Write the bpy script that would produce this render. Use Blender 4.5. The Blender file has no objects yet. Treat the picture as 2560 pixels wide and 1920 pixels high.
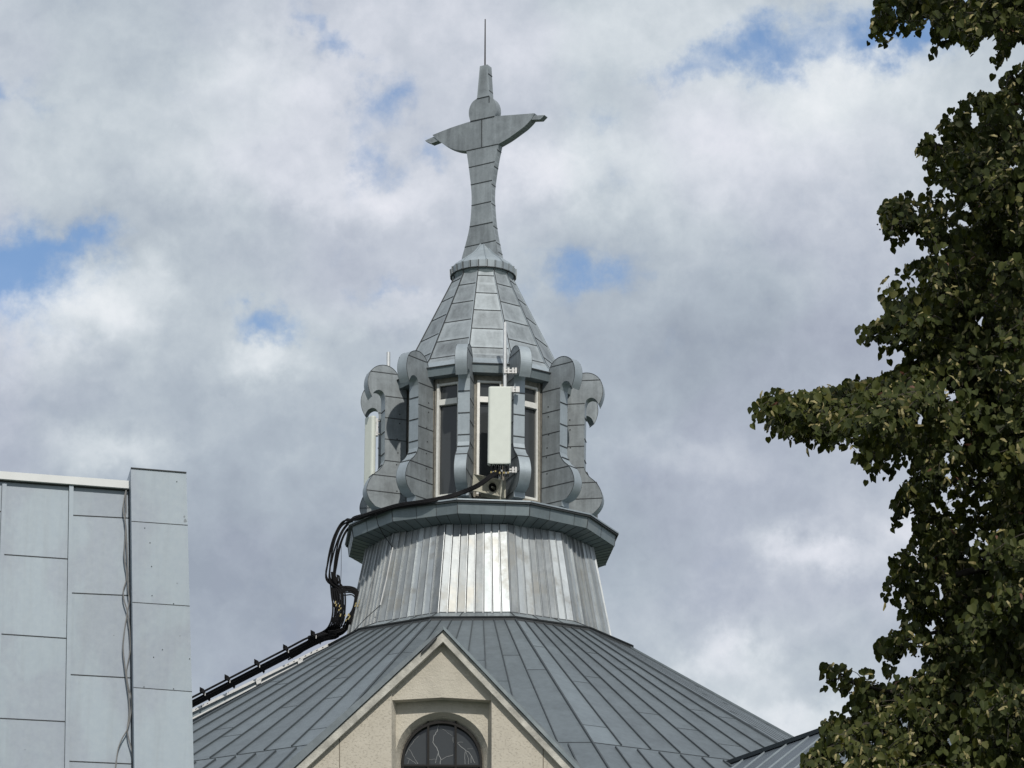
import bpy, math, random
from mathutils import Vector, Matrix
R = math.radians
random.seed(7)
scene = bpy.context.scene
col = scene.collection

# ------------------------------------------------------------------ camera
F, PITCH, ROLL = 8875.0, R(18.8), 0.0055
CAM = Vector((0, 0, 1.6))
_f = Vector((0, math.cos(PITCH), math.sin(PITCH)))
_r0 = Vector((1, 0, 0)); _u0 = Vector((0, -math.sin(PITCH), math.cos(PITCH)))
_r = _r0 * math.cos(ROLL) + _u0 * math.sin(ROLL)
_u = _u0 * math.cos(ROLL) - _r0 * math.sin(ROLL)
cd = bpy.data.cameras.new('camera'); cam = bpy.data.objects.new('camera', cd); col.objects.link(cam)
cd.sensor_width = 36; cd.lens = F / 2560 * 36; cd.clip_start = 0.5; cd.clip_end = 5000
cam.matrix_world = Matrix(((_r.x, _u.x, -_f.x, CAM.x), (_r.y, _u.y, -_f.y, CAM.y), (_r.z, _u.z, -_f.z, CAM.z), (0, 0, 0, 1)))
scene.camera = cam

# ------------------------------------------------------------------ sun, exposure
SUN_AZ, SUN_EL = R(13), R(42)
sv = Vector((math.sin(SUN_AZ) * math.cos(SUN_EL), -math.cos(SUN_AZ) * math.cos(SUN_EL), math.sin(SUN_EL)))
sl = bpy.data.lights.new('sun', 'SUN'); sl.energy = 3.0; sl.angle = R(0.9); sl.color = (1, .95, .87)
so = bpy.data.objects.new('sun', sl); col.objects.link(so); so.rotation_euler = sv.to_track_quat('Z', 'Y').to_euler()
so.location = (0, -20, 60)
scene.view_settings.view_transform = 'Standard'; scene.view_settings.look = 'None'
scene.view_settings.exposure = 0; scene.view_settings.gamma = 1

# ------------------------------------------------------------------ node helpers
class NT:
    def __init__(s, t): s.t = t
    def n(s, typ, **kw):
        nd = s.t.nodes.new(typ)
        for k, v in kw.items(): setattr(nd, k, v)
        return nd
    def put(s, sock, v):
        if hasattr(v, 'is_output'): s.t.links.new(v, sock)
        elif v is not None: sock.default_value = v
    def math(s, op, a, b=None, c=None, clamp=False):
        nd = s.n('ShaderNodeMath', operation=op, use_clamp=clamp)
        s.put(nd.inputs[0], a)
        if b is not None: s.put(nd.inputs[1], b)
        if c is not None: s.put(nd.inputs[2], c)
        return nd.outputs[0]
    def vec(s, op, a, b=None, out=0):
        nd = s.n('ShaderNodeVectorMath', operation=op); s.put(nd.inputs[0], a)
        if b is not None: s.put(nd.inputs[1], b)
        return nd.outputs[out]
    def noise(s, v, scale, detail=4, rough=.5, out='Fac', dist=0):
        nd = s.n('ShaderNodeTexNoise'); s.put(nd.inputs['Vector'], v); nd.inputs['Scale'].default_value = scale
        nd.inputs['Detail'].default_value = detail; nd.inputs['Roughness'].default_value = rough; nd.inputs['Distortion'].default_value = dist
        return nd.outputs[out]
    def mix(s, f, a, b, mode='MIX'):
        nd = s.n('ShaderNodeMix', data_type='RGBA', blend_type=mode)
        s.put(nd.inputs[0], f); s.put(nd.inputs[6], a); s.put(nd.inputs[7], b); return nd.outputs[2]
    def ramp(s, f, stops):
        nd = s.n('ShaderNodeValToRGB'); s.put(nd.inputs[0], f)
        e = nd.color_ramp.elements
        while len(e) < len(stops): e.new(.5)
        for i, (p, c) in enumerate(stops): e[i].position = p; e[i].color = (*c, 1) if len(c) == 3 else c
        return nd.outputs[0]
    def mr(s, v, a, b, c, d, smooth=False):
        nd = s.n('ShaderNodeMapRange', interpolation_type='SMOOTHSTEP' if smooth else 'LINEAR')
        s.put(nd.inputs[0], v)
        for i, q in enumerate((a, b, c, d)): nd.inputs[1 + i].default_value = q
        return nd.outputs[0]

# ------------------------------------------------------------------ world: sky with broken cloud
w = bpy.data.worlds.new('World'); scene.world = w; w.use_nodes = True
T = NT(w.node_tree); w.node_tree.nodes.clear()
geo = T.n('ShaderNodeTexCoord').outputs['Generated']
sky = T.n('ShaderNodeTexSky', sky_type='NISHITA'); sky.sun_disc = False
sky.sun_elevation = SUN_EL; sky.sun_rotation = R(180) - SUN_AZ; sky.air_density = 1.3; sky.dust_density = .6
# fixed world axes about the part of the sky behind the tower (thousandths of the distance)
U = T.math('MULTIPLY', T.vec('DOT_PRODUCT', geo, tuple(_r), out=1), 8.875)
V = T.math('MULTIPLY', T.vec('DOT_PRODUCT', geo, tuple(_u), out=1), 8.875)
cmb = T.n('ShaderNodeCombineXYZ'); T.put(cmb.inputs[0], U); T.put(cmb.inputs[1], V)
uv0 = cmb.outputs[0]
wa = T.vec('SUBTRACT', T.noise(geo, 26, 3, .55, 'Color'), (.5, .5, .5))
uv = T.vec('ADD', uv0, T.vec('MULTIPLY', wa, (.26, .20, 0)))
wb = T.vec('SUBTRACT', T.noise(geo, 120, 4, .6, 'Color'), (.5, .5, .5))
uv = T.vec('ADD', uv, T.vec('MULTIPLY', wb, (.19, .15, 0)))
def blobs(lst, uvn=uv):
    acc = None
    for (x, y, a, b, wt) in lst:
        c = ((x - 1280) / 1000, (960 - y) / 1000, 0)
        d = T.vec('MULTIPLY', T.vec('SUBTRACT', uvn, c), (1000 / a, 1000 / b, 0))
        e = T.math('EXPONENT', T.math('MULTIPLY', T.vec('DOT_PRODUCT', d, d, out=1), -1.0))
        acc = T.math('MULTIPLY', e, wt) if acc is None else T.math('MULTIPLY_ADD', e, wt, acc)
    return acc
blue = blobs([(30, 670, 190, 125, 1.6), (230, 610, 130, 40, .6), (0, 255, 90, 50, .8), (690, 810, 110, 55, 1.0), (960, 250, 90, 60, .8), (890, 350, 60, 70, .5),
              (960, 390, 90, 60, .6), (1115, 385, 40, 60, .6), (1480, 300, 70, 45, .4), (1470, 670, 120, 50, .85), (1790, 160, 170, 50, .85), (1640, 190, 80, 40, .5),
              (1950, 110, 100, 55, .8), (2230, 60, 180, 80, 1.7), (850, 130, 60, 35, .7), (790, 80, 60, 35, .7), (740, 20, 60, 45, .5), (950, 730, 80, 30, .5), (1330, 735, 60, 30, .3)])
lite = blobs([(210, 770, 190, 90, .55), (420, 700, 60, 60, .2), (680, 900, 110, 60, .45), (650, 420, 330, 190, .3), (950, 480, 200, 70, .35), (1370, 440, 160, 90, .45),
              (1950, 350, 400, 200, .38), (1600, 380, 200, 120, .15), (2100, 160, 260, 120, .35), (1300, 90, 500, 130, .28), (150, 320, 260, 170, .15), (700, 200, 200, 90, .28),
              (2050, 1370, 140, 55, .5), (2280, 1330, 80, 60, .3), (1830, 1640, 120, 60, .45), (1960, 1790, 200, 70, .5), (280, 1110, 160, 60, .4),
              (60, 880, 160, 70, .2), (1700, 1120, 180, 60, .22), (1000, 780, 130, 50, .3), (0, 740, 60, 60, .5),
              (600, 1450, 560, 340, -.40), (1800, 880, 440, 190, -.34), (1550, 1280, 420, 240, -.28), (500, 560, 330, 90, -.24), (330, 980, 260, 100, -.10), (1600, 600, 200, 80, -.08), (2200, 1180, 260, 90, -.12)])
fb = T.noise(geo, 34, 8, .55); fb2 = T.noise(geo, 85, 8, .66); big = T.noise(geo, 5, 3, .5)
cov = T.math('SUBTRACT', 1.12, blue)
cov = T.math('ADD', cov, T.math('MULTIPLY', T.math('SUBTRACT', fb2, .5), 1.25))
cov = T.math('ADD', cov, T.math('MULTIPLY', T.math('SUBTRACT', fb, .5), .8))
cov = T.mr(cov, -.3, 1.0, .08, 1, True)
L = T.math('ADD', .47, T.math('MULTIPLY', lite, .8))
wp = T.vec('ADD', geo, T.vec('MULTIPLY', wb, (.006, .006, .006)))
bil = T.math('ABSOLUTE', T.math('SUBTRACT', T.noise(wp, 46, 9, .58), .5))
L = T.math('ADD', L, T.math('MULTIPLY', T.math('SUBTRACT', .075, bil), .6))
L = T.math('ADD', L, T.math('MULTIPLY', T.math('SUBTRACT', fb, .5), .42))
L = T.math('ADD', L, T.math('MULTIPLY', T.math('SUBTRACT', fb2, .5), .26))
cloud = T.ramp(L, [(0.10, (.33, .375, .45)), (.36, (.43, .485, .555)), (.58, (.555, .61, .665)), (.80, (.70, .745, .79)), (1.0, (.84, .865, .90))])
hazy = T.vec('ADD', T.vec('MULTIPLY', sky.outputs[0], (.06, .07, .085)), (.05, .10, .19))
hue = T.mr(T.noise(geo, 14, 3, .5), .4, .6, 0, 1, True)
cloud = T.vec('MULTIPLY', cloud, T.mix(hue, (.985, .995, .995, 1), (1.008, .985, 1.02, 1)))
skyc = T.mix(cov, hazy, cloud)
bg = T.n('ShaderNodeBackground'); T.put(bg.inputs[0], skyc); bg.inputs[1].default_value = 1.0
wo = T.n('ShaderNodeOutputWorld'); T.put(wo.inputs[0], bg.outputs[0])
w.cycles.sampling_method = 'MANUAL'; w.cycles.sample_map_resolution = 512

# ------------------------------------------------------------------ pixels <-> points
def ray(px, py): return _f + _r * ((px - 1280) / F) + _u * ((960 - py) / F)
def atY(px, py, Y):
    d = ray(px, py); return CAM + d * ((Y - CAM.y) / d.y)
def atZ(px, py, z):
    d = ray(px, py); return CAM + d * ((z - CAM.z) / d.z)
def atPlane(px, py, p0, n):
    d = ray(px, py); return CAM + d * ((p0 - CAM).dot(n) / d.dot(n))
def proj(P):
    v = P - CAM; k = v.dot(_f); return 1280 + F * v.dot(_r) / k, 960 - F * v.dot(_u) / k
AX = atY(1201, 1550, 65.0); X0, Y0 = AX.x, AX.y
def zc(y): return atY(1207, y, Y0).z
def rm(Rpx, y):
    P = Vector((X0, Y0, zc(y))); return Rpx * (P - CAM).dot(_f) / F
def pol(phi, r, z): return Vector((X0 + r * math.sin(phi), Y0 - r * math.cos(phi), z))
def atCyl(px, py, r):
    d = ray(px, py); ox, oy = CAM.x - X0, CAM.y - Y0
    a = d.x * d.x + d.y * d.y; b = 2 * (ox * d.x + oy * d.y); c = ox * ox + oy * oy - r * r
    q = b * b - 4 * a * c
    t = (-b - math.sqrt(max(q, 0))) / (2 * a)
    return CAM + d * t
A1 = R(-17.2)    # corners of drum and main roof
A2 = R(-9.3)     # corners of lantern and cornice
ST = R(30)

# ------------------------------------------------------------------ materials
def base_mat(name):
    m = bpy.data.materials.new(name); m.use_nodes = True; t = NT(m.node_tree)
    b = m.node_tree.nodes['Principled BSDF']; return m, t, b
def metal(name, c, metallic=.35, rough=.5, var=.3, streak=.35, spots=0.25, bump=.015, ns=3.0, stain=None, rvar=0, rim=0):
    m, t, b = base_mat(name)
    pos = t.n('ShaderNodeNewGeometry').outputs['Position']
    tone = t.n('ShaderNodeAttribute', attribute_name='tone').outputs['Fac']
    oi = t.n('ShaderNodeObjectInfo').outputs['Random']
    st = t.noise(t.vec('MULTIPLY', pos, (9, 9, .9)), 1.0, 5, .6)
    bl = t.noise(pos, ns, 5, .62, dist=.6)
    sp = t.noise(pos, 22, 4, .6)
    k = t.math('ADD', 1.0, t.math('MULTIPLY', t.math('SUBTRACT', tone, .5), var))
    k = t.math('ADD', k, t.math('MULTIPLY', t.math('SUBTRACT', st, .5), streak))
    k = t.math('ADD', k, t.math('MULTIPLY', t.math('SUBTRACT', bl, .5), .45 * (streak + .1) * 2))
    k = t.math('ADD', k, t.math('MULTIPLY', t.math('SUBTRACT', sp, .5), spots))
    k = t.math('ADD', k, t.math('MULTIPLY', t.math('SUBTRACT', oi, .5), .08))
    if rim:
        sx = t.n('ShaderNodeSeparateXYZ'); t.put(sx.inputs[0], t.n('ShaderNodeUVMap', uv_map='panel').outputs[0])
        eu = t.math('MINIMUM', sx.outputs[0], t.math('SUBTRACT', 1.0, sx.outputs[0])); ev = t.math('MINIMUM', sx.outputs[1], t.math('SUBTRACT', 1.0, sx.outputs[1]))
        ed = t.math('ADD', t.math('MINIMUM', eu, ev), t.math('MULTIPLY', t.math('SUBTRACT', bl, .5), .35))
        k = t.math('ADD', k, t.mr(ed, 0, .22, rim, -rim * .6, True))
    cc = t.n('ShaderNodeCombineXYZ')
    for i in range(3): t.put(cc.inputs[i], k)
    colr = t.vec('MULTIPLY', cc.outputs[0], c)
    if stain:
        f = t.mr(t.noise(pos, 1.7, 5, .65), .5, .68, 0, .75, True)
        colr = t.mix(f, colr, (*stain, 1))
    t.put(b.inputs['Base Color'], colr)
    b.inputs['Metallic'].default_value = metallic
    t.put(b.inputs['Roughness'], t.math('ADD', t.math('ADD', rough - .09 - rvar / 2, t.math('MULTIPLY', bl, .18)), t.math('MULTIPLY', t.math('FRACT', t.math('MULTIPLY', tone, 7.3)), rvar)))
    bp = t.n('ShaderNodeBump'); bp.inputs['Strength'].default_value = .35; bp.inputs['Distance'].default_value = bump
    t.put(bp.inputs['Height'], t.noise(pos, 2.6, 2, .5)); t.put(b.inputs['Normal'], bp.outputs[0])
    return m
def plain(name, c, rough=.6, metallic=0, nv=.15, ns=8, bump=0, bs=60):
    m, t, b = base_mat(name)
    pos = t.n('ShaderNodeNewGeometry').outputs['Position']
    n = t.noise(pos, ns, 5, .6)
    k = t.mr(n, .25, .75, 1 - nv, 1 + nv)
    cc = t.n('ShaderNodeCombineXYZ')
    for i in range(3): t.put(cc.inputs[i], k)
    t.put(b.inputs['Base Color'], t.vec('MULTIPLY', cc.outputs[0], c))
    b.inputs['Roughness'].default_value = rough; b.inputs['Metallic'].default_value = metallic
    if bump:
        bp = t.n('ShaderNodeBump'); bp.inputs['Strength'].default_value = .6; bp.inputs['Distance'].default_value = bump
        t.put(bp.inputs['Height'], t.noise(pos, bs, 4, .7)); t.put(b.inputs['Normal'], bp.outputs[0])
    return m
M_SPIRE = metal('zinc_spire', (.255, .285, .303), .25, .58, .36, .8, .3, .03, rim=.18)
M_EDGE = metal('zinc_edge', (.31, .355, .385), .35, .5, .2, .3)
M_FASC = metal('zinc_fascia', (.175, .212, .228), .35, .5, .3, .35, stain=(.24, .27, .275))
M_ROOF = metal('zinc_roof', (.142, .168, .184), .3, .52, .24, .5, .25, .045, 1.6)
M_DRUM = metal('galvanised_steel', (.38, .405, .415), .7, .56, .8, .5, .2, .03, 3.0, stain=(.31, .305, .28), rvar=.14)
M_RIB = metal('steel_rib', (.42, .44, .45), .7, .42, .1, .2)
M_FLASH = metal('flashing_zinc', (.28, .32, .34), .6, .4, .5, .4, bump=.03)
M_JOINT = plain('joint_dirt_shade', (.045, .05, .054), .7, .1)  # grimy joints; the dark tone also paints shade at seams, gaps and coping
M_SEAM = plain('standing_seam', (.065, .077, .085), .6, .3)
M_WHITE = plain('white_aluminium', (.70, .70, .67), .45, .1, .12, 12)
M_GLASS, _t, _b = base_mat('dark_glass')
_b.inputs['Base Color'].default_value = (.045, .05, .053, 1); _b.inputs['Roughness'].default_value = .08; _b.inputs['IOR'].default_value = 1.5
M_REVEAL = plain('weathered_wood', (.25, .235, .20), .85, 0, .35, 14)
M_PLAST = plain('beige_stucco', (.51, .475, .40), .9, 0, .16, 2.2, .03, 26)
def _stucco():
    m, t, b = base_mat('pitted_stucco'); pos = t.n('ShaderNodeNewGeometry').outputs['Position']
    n1 = t.noise(pos, 3, 5, .6); pit = t.mr(t.noise(t.vec('MULTIPLY', pos, (1, 1, 1.5)), 24, 4, .7), .55, .64, 0, 1)
    a = t.mix(t.mr(n1, .3, .7, 0, 1), (.46, .425, .355, 1), (.53, .492, .415, 1))
    t.put(b.inputs['Base Color'], t.mix(t.math('MULTIPLY', pit, .16), a, (.30, .25, .18, 1)))
    b.inputs['Roughness'].default_value = .92
    bp = t.n('ShaderNodeBump'); bp.inputs['Strength'].default_value = .5; bp.inputs['Distance'].default_value = .014; bp.invert = True
    t.put(bp.inputs['Height'], t.math('ADD', pit, t.math('MULTIPLY', n1, .6))); t.put(b.inputs['Normal'], bp.outputs[0]); return m
M_STUC = _stucco()
M_TRIM = plain('weathered_plaster_trim', (.44, .43, .385), .9, 0, .5, 3.5, .02, 20)
M_ANT = plain('antenna_plastic', (.61, .645, .595), .55, 0, .05, 6)
M_STEEL = plain('galvanised_pipe', (.62, .63, .63), .35, .6, .12, 10)
M_BLACK = plain('black_cable', (.006, .006, .007), .75, 0, .2)
M_BLACK.node_tree.nodes['Principled BSDF'].inputs['Specular IOR Level'].default_value = .2
M_YEL = plain('yellow_tag', (.36, .29, .12), .6)
M_RAIL = plain('pale_rail', (.55, .55, .54), .4, .3, .12, 9)
M_HORN = plain('weathered_horn', (.36, .35, .29), .75, 0, .35, 9)
M_IRON = plain('dark_window_iron', (.012, .011, .010), .85, 0)
M_CRACK = plain('pale_crack', (.30, .31, .31), .6)
M_GREYC = plain('grey_cable', (.20, .20, .20), .6)

# ------------------------------------------------------------------ mesh builder
class MB:
    def __init__(s): s.v = []; s.f = []; s.m = []; s.t = []
    def face(s, pts, mi=0, tone=None):
        i = len(s.v); s.v += [tuple(p) for p in pts]; s.f.append(tuple(range(i, i + len(pts)))); s.m.append(mi); s.t.append(random.random() if tone is None else tone)
    def prism(s, poly, d, mi=0, mside=None, tone=.5):
        """polygon extruded by vector d"""
        a = [Vector(p) for p in poly]; b = [p + d for p in a]
        s.face(a, mi, tone); s.face(list(reversed(b)), mi, tone)
        n = len(a)
        for i in range(n):
            j = (i + 1) % n; s.face([a[j], a[i], b[i], b[j]], mi if mside is None else mside, tone)
    def bar(s, p, q, wd, ht, n, mi=0, tone=.5):
        """bar lying on a surface with normal n: width wd, standing ht proud"""
        p, q, n = Vector(p), Vector(q), Vector(n).normalized(); d = (q - p)
        if d.length < 1e-5: return
        d.normalize(); sd = d.cross(n).normalized() * (wd / 2); up = n * ht; lo = n * -.004
        P = [p - sd + lo, p + sd + lo, p + sd + up, p - sd + up]; Q = [x + (q - p) for x in P]
        s.face(P, mi, tone); s.face(Q[::-1], mi, tone)
        for i in range(4): j = (i + 1) % 4; s.face([P[j], P[i], Q[i], Q[j]], mi, tone)
    def add(s, o, k):
        i = len(s.v); s.v += o.v; s.f += [tuple(x + i for x in f) for f in o.f]; s.m += [m + k for m in o.m]; s.t += o.t; return s
    def box(s, c, ax, ay, az, mi=0, tone=.5):
        c, ax, ay, az = Vector(c), Vector(ax), Vector(ay), Vector(az)
        s.prism([c - ax - ay - az, c + ax - ay - az, c + ax + ay - az, c - ax + ay - az], az * 2, mi, None, tone)
    def tube(s, pts, r, n=6, mi=0, tone=.5, r2=None, caps=True):
        pts = [Vector(p) for p in pts]; rings = []; N = len(pts)
        for i, p in enumerate(pts):
            d = (pts[min(i + 1, N - 1)] - pts[max(i - 1, 0)]).normalized()
            a = d.orthogonal() if i == 0 else (a - d * a.dot(d))
            a.normalize(); b = d.cross(a); rr = r if r2 is None else r + (r2 - r) * i / (N - 1)
            rings.append([p + (a * math.cos(2 * math.pi * k / n) + b * math.sin(2 * math.pi * k / n)) * rr for k in range(n)])
        i0 = len(s.v)
        for rg in rings: s.v += [tuple(p) for p in rg]
        for i in range(N - 1):
            for k in range(n):
                k2 = (k + 1) % n; s.f.append((i0 + i * n + k, i0 + i * n + k2, i0 + (i + 1) * n + k2, i0 + (i + 1) * n + k)); s.m.append(mi); s.t.append(tone)
        if caps:
            s.f.append(tuple(i0 + k for k in range(n))[::-1]); s.m.append(mi); s.t.append(tone)
            s.f.append(tuple(i0 + (N - 1) * n + k for k in range(n))); s.m.append(mi); s.t.append(tone)
    def build(s, name, mats, parent=None, org=None, smooth=False, fix=False):
        if not isinstance(mats, (list, tuple)): mats = [mats]
        o_ = org if org is not None else ORG.get(parent.name if parent else None, Vector((0, 0, 0)))
        me = bpy.data.meshes.new(name); me.from_pydata([tuple(Vector(p) - o_) for p in s.v], [], s.f)
        for m in mats: me.materials.append(m)
        me.polygons.foreach_set('material_index', s.m)
        at = me.attributes.new('tone', 'FLOAT', 'FACE'); at.data.foreach_set('value', s.t)
        uvl = me.uv_layers.new(name='panel').data; li_ = 0; Q = ((0, 0), (1, 0), (1, 1), (0, 1))
        for f in s.f:
            for q in range(len(f)): uvl[li_ + q].uv = Q[q] if len(f) == 4 else (.5, .5)
            li_ += len(f)
        if smooth: me.polygons.foreach_set('use_smooth', [True] * len(s.f))
        me.update(); ob = bpy.data.objects.new(name, me); col.objects.link(ob)
        if parent: ob.parent = parent
        else: ob.location = o_
        ORG[ob.name] = o_
        return ob
ORG = {}
def tag(o, label=None, cat=None, group=None, kind=None):
    for k, v in (('label', label), ('category', cat), ('group', group), ('kind', kind)):
        if v: o[k] = v
    return o
def thing(name, loc, label, cat, group=None):
    o = bpy.data.objects.new(name, None); col.objects.link(o); o.location = loc; o.empty_display_size = .3
    ORG[o.name] = Vector(loc); return tag(o, label, cat, group)
def crom(pts, n=6, closed=False):
    pts = [Vector(p) for p in pts]; out = []; N = len(pts)
    for i in range(N - 1):
        p0, p1, p2, p3 = pts[max(i - 1, 0)], pts[i], pts[i + 1], pts[min(i + 2, N - 1)]
        for k in range(n):
            t = k / n; out.append(.5 * ((2 * p1) + (p2 - p0) * t + (2 * p0 - 5 * p1 + 4 * p2 - p3) * t * t + (3 * p1 - p0 - 3 * p2 + p3) * t ** 3))
    out.append(pts[-1]); return out
def lerp(a, b, t): return a + (b - a) * t
def nrm(a, b, c): return (b - a).cross(c - a).normalized()

# ------------------------------------------------------------------ ground
def grass_mat():
    m, t, b = base_mat('lawn'); pos = t.n('ShaderNodeNewGeometry').outputs['Position']
    t.put(b.inputs['Base Color'], t.ramp(t.noise(pos, .6, 8, .7), [(.3, (.035, .055, .02)), (.7, (.09, .11, .045))])); b.inputs['Roughness'].default_value = .95
    bp = t.n('ShaderNodeBump'); bp.inputs['Distance'].default_value = .05; t.put(bp.inputs['Height'], t.noise(pos, 30, 5, .7)); t.put(b.inputs['Normal'], bp.outputs[0]); return m
g = MB(); g.face([(-1500, -1500, 0), (1500, -1500, 0), (1500, 1500, 0), (-1500, 1500, 0)])
tag(g.build('ground', grass_mat()), kind='structure')

# ================================================================== CHURCH
CH = thing('church', (X0, Y0, 0), 'grey zinc-roofed church with a windowed lantern, pointed spire and metal cross on top', 'church')

# ---- main roof
TP = .625
zt, rt = zc(1646), rm(388, 1646)
def roofp(phi, r): return pol(phi, r, zt - (r - rt) * TP)
rb_c = rt
while proj(lerp(roofp(A1, rb_c), roofp(A1 + ST, rb_c), .5))[1] < 1857: rb_c += .02
RE = 13.6
rf = MB(); rs = MB(); NS = 8
def facepoint(k, u, r):            # k facet, u 0..1 across, r corner radius
    return lerp(roofp(A1 + k * ST, r), roofp(A1 + (k + 1) * ST, r), u)
for k in range(12):
    a, b_, c_ = facepoint(k, 0, rt), facepoint(k, 1, rt), facepoint(k, 0, RE)
    n = nrm(a, c_, b_)
    if n.z < 0: n = -n
    for i in range(NS):
        # lengths of sheet down each strip
        rr = rt; cuts = [rt]; ph = random.uniform(1.2, 4.0)
        while cuts[-1] + ph < rb_c - .5: cuts.append(cuts[-1] + ph); ph = random.uniform(2.4, 4.2)
        cuts.append(rb_c)
        tn = random.random()
        if k == 1 and i == 0: tn = 1.7
        for j in range(len(cuts) - 1):
            r0, r1 = cuts[j], cuts[j + 1]; u0, u1 = i / NS, (i + 1) / NS
            tt = tn + random.uniform(-.3, .3)
            rf.face([facepoint(k, u0, r0), facepoint(k, u0, r1), facepoint(k, u1, r1), facepoint(k, u1, r0)], 0, tt)
            if j: rs.bar(facepoint(k, u0, r0), facepoint(k, u1, r0), .014, .004, n)
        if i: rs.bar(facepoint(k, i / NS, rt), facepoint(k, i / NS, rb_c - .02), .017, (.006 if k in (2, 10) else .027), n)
    rs.bar(facepoint(k, 0, rb_c), facepoint(k, 1, rb_c), .018, .008, n)
    if k in (3, 10): rf.bar(facepoint(k, 0, rt), facepoint(k, 0, RE), .12, .03, (Vector((math.sin(A1 + k * ST), -math.cos(A1 + k * ST), 1.6))), 0, .9)
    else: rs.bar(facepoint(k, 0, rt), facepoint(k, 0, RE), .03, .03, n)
    NL = 11
    for i in range(NL):
        u0, u1 = i / NL, (i + 1) / NL
        rf.face([facepoint(k, u0, rb_c), facepoint(k, u0, RE), facepoint(k, u1, RE), facepoint(k, u1, rb_c)], 0, random.random())
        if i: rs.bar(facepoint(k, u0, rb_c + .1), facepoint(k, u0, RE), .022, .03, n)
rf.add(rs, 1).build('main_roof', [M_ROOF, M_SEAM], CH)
# body below
wm = MB()
ze = zt - (RE - rt) * TP
for k in range(12):
    a, b_ = A1 + k * ST, A1 + (k + 1) * ST
    wm.face([pol(a, RE - .5, -.2), pol(b_, RE - .5, -.2), pol(b_, RE - .5, ze), pol(a, RE - .5, ze)], 0, .5)
    wm.face([pol(a, RE - .5, ze), pol(b_, RE - .5, ze), pol(b_, RE, ze - .02), pol(a, RE, ze - .02)], 0, .5)
wm.build('main_wall', M_STUC, CH)

# ---- flashing ring + drum
zb, rbm = zc(1617), rm(336, 1617); ztp, rtp = zc(1397), rm(287, 1397)
fl = MB(); flj = MB()
for k in range(12):
    a0, a1 = A1 + k * ST, A1 + (k + 1) * ST
    P = [pol(a0, rt + .05, zt + .03), pol(a1, rt + .05, zt + .03), pol(a1, rbm + .03, zb), pol(a0, rbm + .03, zb)]
    Q = [pol(a0, rt + .05, zt - .06), pol(a1, rt + .05, zt - .06)]
    n = nrm(P[0], P[1], P[2])
    for i in range(3):
        u0, u1 = i / 3, (i + 1) / 3
        fl.face([lerp(P[0], P[1], u0), lerp(P[0], P[1], u1), lerp(P[3], P[2], u1), lerp(P[3], P[2], u0)])
        if i: flj.bar(lerp(P[0], P[1], u0), lerp(P[3], P[2], u0 + .01), .012, .01, n)
    flj.face([Q[0], Q[1], P[1], P[0]])
    flj.bar(P[0], P[1], .03, .02, n)
    flj.bar(P[0], P[3], .016, .012, n)
fl.add(flj, 1).build('flashing', [M_FLASH, M_JOINT], CH)
dr = MB(); dj = MB()
NS = 8
for k in range(12):
    a0, a1 = A1 + k * ST, A1 + (k + 1) * ST
    bl, br, tr, tl = pol(a0, rbm, zb - .02), pol(a1, rbm, zb - .02), pol(a1, rtp, ztp + .05), pol(a0, rtp, ztp + .05)
    n = nrm(bl, br, tr)
    for i in range(NS):
        u0, u1 = i / NS, (i + 1) / NS
        t1, t2 = random.uniform(-.005, .005), 0
        h = .015
        rows = 5; tn = random.random()
        for j in range(rows):
            v0, v1 = j / rows, (j + 1) / rows
            def pt(u, v, e): return lerp(lerp(bl, br, u), lerp(tl, tr, u), v) + n * e
            e00 = h + t1 * (1 if i % 2 else -1) + .006 * math.sin(3.1 * v0 + i); e01 = h + .006 * math.sin(3.1 * v1 + i) + t1 * (1 if i % 2 else -1)
            dr.face([pt(u0, v0, e00), pt(u1, v0, e00 - 1.2 * t1 + t2), pt(u1, v1, e01 - 1.2 * t1), pt(u0, v1, e01)], 0, tn)
        dr.bar(lerp(bl, br, u0), lerp(tl, tr, u0), .010, .045, n, 1, .5)
    dj.bar(lerp(bl, br, 0) + Vector((0, 0, .02)), lerp(bl, br, 1) + Vector((0, 0, .02)), .02, .03, n)
    of = -.10 if k >= 9 else .10
    for i in range(NS):
        dj.bar(lerp(bl, br, (i + of) / NS), lerp(tl, tr, (i + of) / NS), .014, .031, n)
dr.add(dj, 2).build('drum_cladding', [M_DRUM, M_RIB, M_JOINT], CH)

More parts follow.
